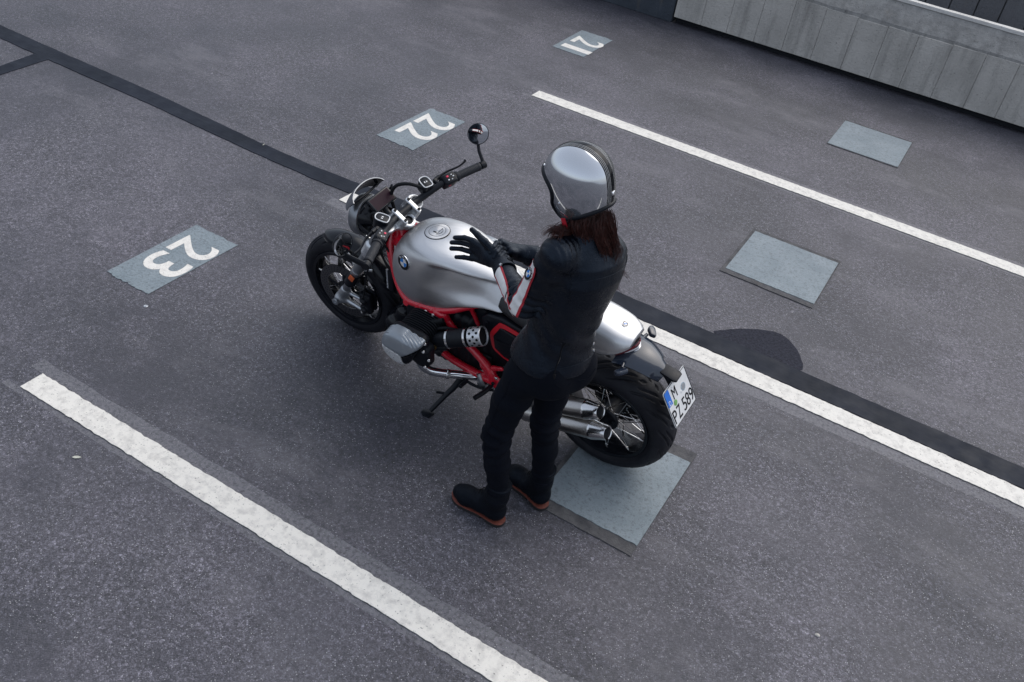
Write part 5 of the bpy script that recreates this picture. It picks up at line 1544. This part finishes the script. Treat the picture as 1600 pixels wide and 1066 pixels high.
# wrist strap with stud, knuckle seam
GB = BVHTree.FromPolygons([Vector(v) for v in V], F)
def gs(p, off=.001):
    hh = GB.find_nearest(Vector(p)); return np.array(hh[0])+np.array(hh[1])*off, np.array(hh[1])
u_, w_, _ = basis(dirL)
rows = []
for t in np.linspace(-2.2, 1.2, 26):
    p0 = WLt+dirL*.030; rr = u_*math.cos(t)+w_*math.sin(t)
    rows.append([gs(p0+dirL*q+rr*.05, .0018)[0] for q in (-.010, 0, .010)])
g = G(); g.add(sheet(rows, .0022)); obj('wrist_strap', g, 'boot_leather', gl)
q, n_ = gs((-1.272, 2.52, 1.255), .004); g = G(); g.add(lathe([(0, .0065), (.003, .0062), (.0045, .004), (.0045, 0)], q, n_, 14)); obj('press_stud', g, 'zip_metal', gl)
P = np.array([gs(p)[0] for p in spline([(-1.345, 2.58, 1.235), (-1.385, 2.575, 1.255), (-1.42, 2.57, 1.272)], 8)]); g = G(); g.add(tube(P, .0014, 5)); obj('thumb_seam', g, 'print_black', gl)
# right hand closes over the left wrist from behind
rf_ = []
for k, o_ in enumerate((.0, .021, .042, .062)):
    b0 = np.array([-1.352+o_, 2.678-.006*k, 1.214-.010*k])
    rf_.append(([b0, b0+np.array([.001, -.036, .028]), b0+np.array([.003, -.064, .024]), b0+np.array([.004, -.080, .008])], .0112, .0092))
rthumb = ([np.array((-1.325, 2.690, 1.180)), np.array((-1.345, 2.660, 1.146)), np.array((-1.345, 2.645, 1.146)), np.array((-1.345, 2.630, 1.150))], .0165, .0102)
rp = [(((-1.350, 2.678, 1.228), (-1.300, 2.715, 1.200)), .0170, .022), (((-1.300, 2.672, 1.212), (-1.285, 2.712, 1.190)), .0165, .022), (((-1.325, 2.690, 1.195), WR), .022, .028)]
dR = unit(ER-WR)
gr, V, F = hand(rf_, rthumb, rp, (WR+dR*-.008, WR+dR*.060, .031, .044), 'glove', (-1.42, 2.55, 1.08), (-1.19, 2.83, 1.32))
tag(gr, 'right glove, closed over the left wrist')

# ---- helmet (its own frame: x forward, y left, z up)
ha, hb_, hc = .1244, .1025, .1135
hel = bpy.data.objects.new('helmet', None)
hc2 = .1904
hz = lambda b: hc if b > 0 else hc2
edge = [(.1135, .046), (.106, .0435), (.090, .032), (.071, .013), (.0595, -.006), (.0570, -.026), (.064, -.047), (.077, -.068), (.082, -.090), (.076, -.112), (.058, -.127), (.035, -.130), (0, -.121), (-.05, -.110), (-.085, -.104), (-.1050, -.101)]
es = spline([(a, 0, b) for a, b in edge], 8)[:, [0, 2]]
poly = np.concatenate([es, [(-.3, -.101), (-.3, -.4), (.4, -.4), (.4, .046)]])
def in_poly(p):
    x, y = p[:, 0], p[:, 1]; r = np.zeros(len(p), bool); j = len(poly)-1
    for i in range(len(poly)):
        xi, yi = poly[i]; xj, yj = poly[j]
        c = ((yi > y) != (yj > y)) & (x < (xj-xi)*(y-yi)/(yj-yi+1e-12)+xi); r ^= c; j = i
    return r
def dome(sc, nu=260, nv=150):
    th = np.linspace(0, 2*math.pi, nu, endpoint=False); ph = np.linspace(.0008, math.pi-.0008, nv)
    T, Pp = np.meshgrid(th, ph, indexing='ij')
    V = np.stack([ha*sc*np.sin(Pp)*np.cos(T), hb_*sc*np.sin(Pp)*np.sin(T), np.where(np.cos(Pp) > 0, hc, hc2)*sc*np.cos(Pp)], -1).reshape(-1, 3)
    f = np.array(grid_faces(nu, nv, True, False)); c = V[f].mean(1)
    f = f[~in_poly(c[:, [0, 2]])]
    used = np.unique(f); rm = -np.ones(len(V), int); rm[used] = np.arange(len(used))
    return V[used], [tuple(q) for q in rm[f].tolist()]
Mh = Matrix((Vector(HF.tolist()), Vector(HLf.tolist()), Vector(HU.tolist()))).transposed().to_4x4()
V, F = dome(1.0); F = [tuple(reversed(q)) for q in F]
g = G(); g.add((V, F)); hm = obj('helmet', g, 'helmet_shell', person, angle=None)
Mh.translation = Vector((HC-PO).tolist()); hm.matrix_local = Mh
g = G(); g.add(dome(.955, 120, 80)); obj('helmet_lining', g, 'black_matt', hm)
lp_ = []
for a, b in es[::2]:
    k = 1-(a/ha)**2-(b/hz(b))**2
    lp_.append((a, hb_*math.sqrt(max(k, 0)), b))
lp_[0] = (lp_[0][0], 0 if lp_[0][1] < .02 else lp_[0][1], lp_[0][2])
y0_ = max(lp_[0][1], .012)
lp_ = [q for q in lp_ if q[1] >= y0_]
fr_ = [(ha*math.sqrt(max(0, 1-(.046/hc)**2-(y/hb_)**2)), y, .046) for y in np.linspace(0, lp_[0][1], 6)[:-1]]
bk_ = [(-ha*math.sqrt(max(0, 1-(.101/hc2)**2-(y/hb_)**2)), y, -.101) for y in np.linspace(lp_[-1][1], 0, 7)[1:]]
left = fr_+lp_+bk_
loop = np.array(left+[(a, -b, c) for a, b, c in reversed(left[1:-1])])*.992
g = G(); g.add(tube(loop, .0078, 10, True)); obj('edge_trim', g, 'black_satin', hm)
for s in (1, -1):
    for a, b in ((.094, .054), (.072, .004), (.036, -.062)):
        y = hb_*math.sqrt(1-(a/ha)**2-(b/hz(b))**2)*s; n_ = unit((a/ha**2, y/hb_**2, b/hz(b)**2))
        g = G(); g.add(lathe([(0, .0048), (.0024, .0046), (.0036, .003), (.0036, 0)], (a, y, b), n_, 14)); obj('press_stud', g, 'chrome', hm)
g = G(); g.add(sheet([[(x_, .080-.006*k, -.120-.046*k) for x_ in (.034, .050)] for k in (0, .5, 1)], .003)); obj('chin_strap', g, 'strap_red', hm)
for s in (1,):
    y = -.0
    g = G(); g.add(box((-.117, 0, -.062), (.010, .020, .014), .003)); obj('strap_loop', g, 'chrome', hm)

# ---- hair: strands falling from under the helmet over the back and the left shoulder
nk = np.array([-.985, 2.566, 1.545])
g = G()
def strand(p0, p1, p2, p3, r0, seed):
    r = np.random.default_rng(seed)
    t = np.linspace(0, 1, 13)[:, None]
    P = (1-t)**3*p0+3*(1-t)**2*t*p1+3*(1-t)*t*t*p2+t**3*p3
    amp = r.uniform(.003, .010); ph = r.uniform(0, 6.28, 3); fr = r.uniform(5, 11)
    P = P+amp*np.sin(fr*t+ph[None, :])*t
    return tube(P, [r0*.9, r0, r0, r0*.8, r0*.25], 5, flat=1.5)
tip_c = np.array([-.868, 2.622, 1.300])                # where the bunch hangs to, over the right shoulder blade
locks = []
for k in range(34):
    a = rng.uniform(-1.5, 1.25); dirv = bk*math.cos(a)+rt_*math.sin(a)
    p0 = nk+dirv*rng.uniform(.035, .082)+np.array([0, 0, rng.uniform(0, .03)])
    f_ = rng.uniform(.62, 1.12)
    p3 = p0*(1-f_)+(tip_c+rt_*rng.normal()*.030+bk*rng.normal()*.012)*f_
    p3 = p3+bk*.012
    p1 = p0+dirv*rng.uniform(.012, .030)+np.array([0, 0, -.035]); p2 = p0*.40+p3*.60+dirv*rng.uniform(.004, .022)+bk*.012
    locks.append((p0, p1, p2, p3, rng.uniform(.008, .018), rng.uniform(5, 10), rng.uniform(0, 6.28, 3)))
for k in range(6):                                      # a few locks forward over the left shoulder
    a = rng.uniform(-2.3, -1.4); dirv = bk*math.cos(a)+rt_*math.sin(a)
    p0 = nk+dirv*.070+np.array([0, 0, rng.uniform(-.055, -.025)])
    p3 = SL+np.array([-.035, -.004, .062])+rng.normal(size=3)*np.array([.016, .012, .008])
    locks.append((p0, p0+dirv*.028+np.array([0, 0, -.022]), p0*.4+p3*.6+np.array([0, -.006, .040]), p3, rng.uniform(.004, .009), rng.uniform(4, 9), rng.uniform(0, 6.28, 3)))
tt_ = np.linspace(0, 1, 15)[:, None]
for (p0, p1, p2, p3, amp, fr, ph) in locks:
    base = (1-tt_)**3*p0+3*(1-tt_)**2*tt_*p1+3*(1-tt_)*tt_*tt_*p2+tt_**3*p3
    base = base+amp*np.sin(fr*tt_+ph[None, :])*tt_
    for j in range(70):
        ofs = rng.normal(size=3)*.0095; ln = int(rng.integers(9, 16))
        spread = 1-.60*np.sin(tt_*math.pi*.5)+.30*tt_*rng.random()
        q = base+ofs*spread+.0009*np.sin(tt_*rng.uniform(8, 20)+rng.uniform(0, 6))*rng.normal(size=3)
        if j % 23 == 0: q = q+tt_**2*rng.normal(size=3)*.014        # flyaways
        g.add(tube(q[:ln], [.0007, .0009, .0009, .0008, .0002], 3, caps=False))
hair = obj('hair', g, 'hair_brown', person, loc=PL, angle=None)
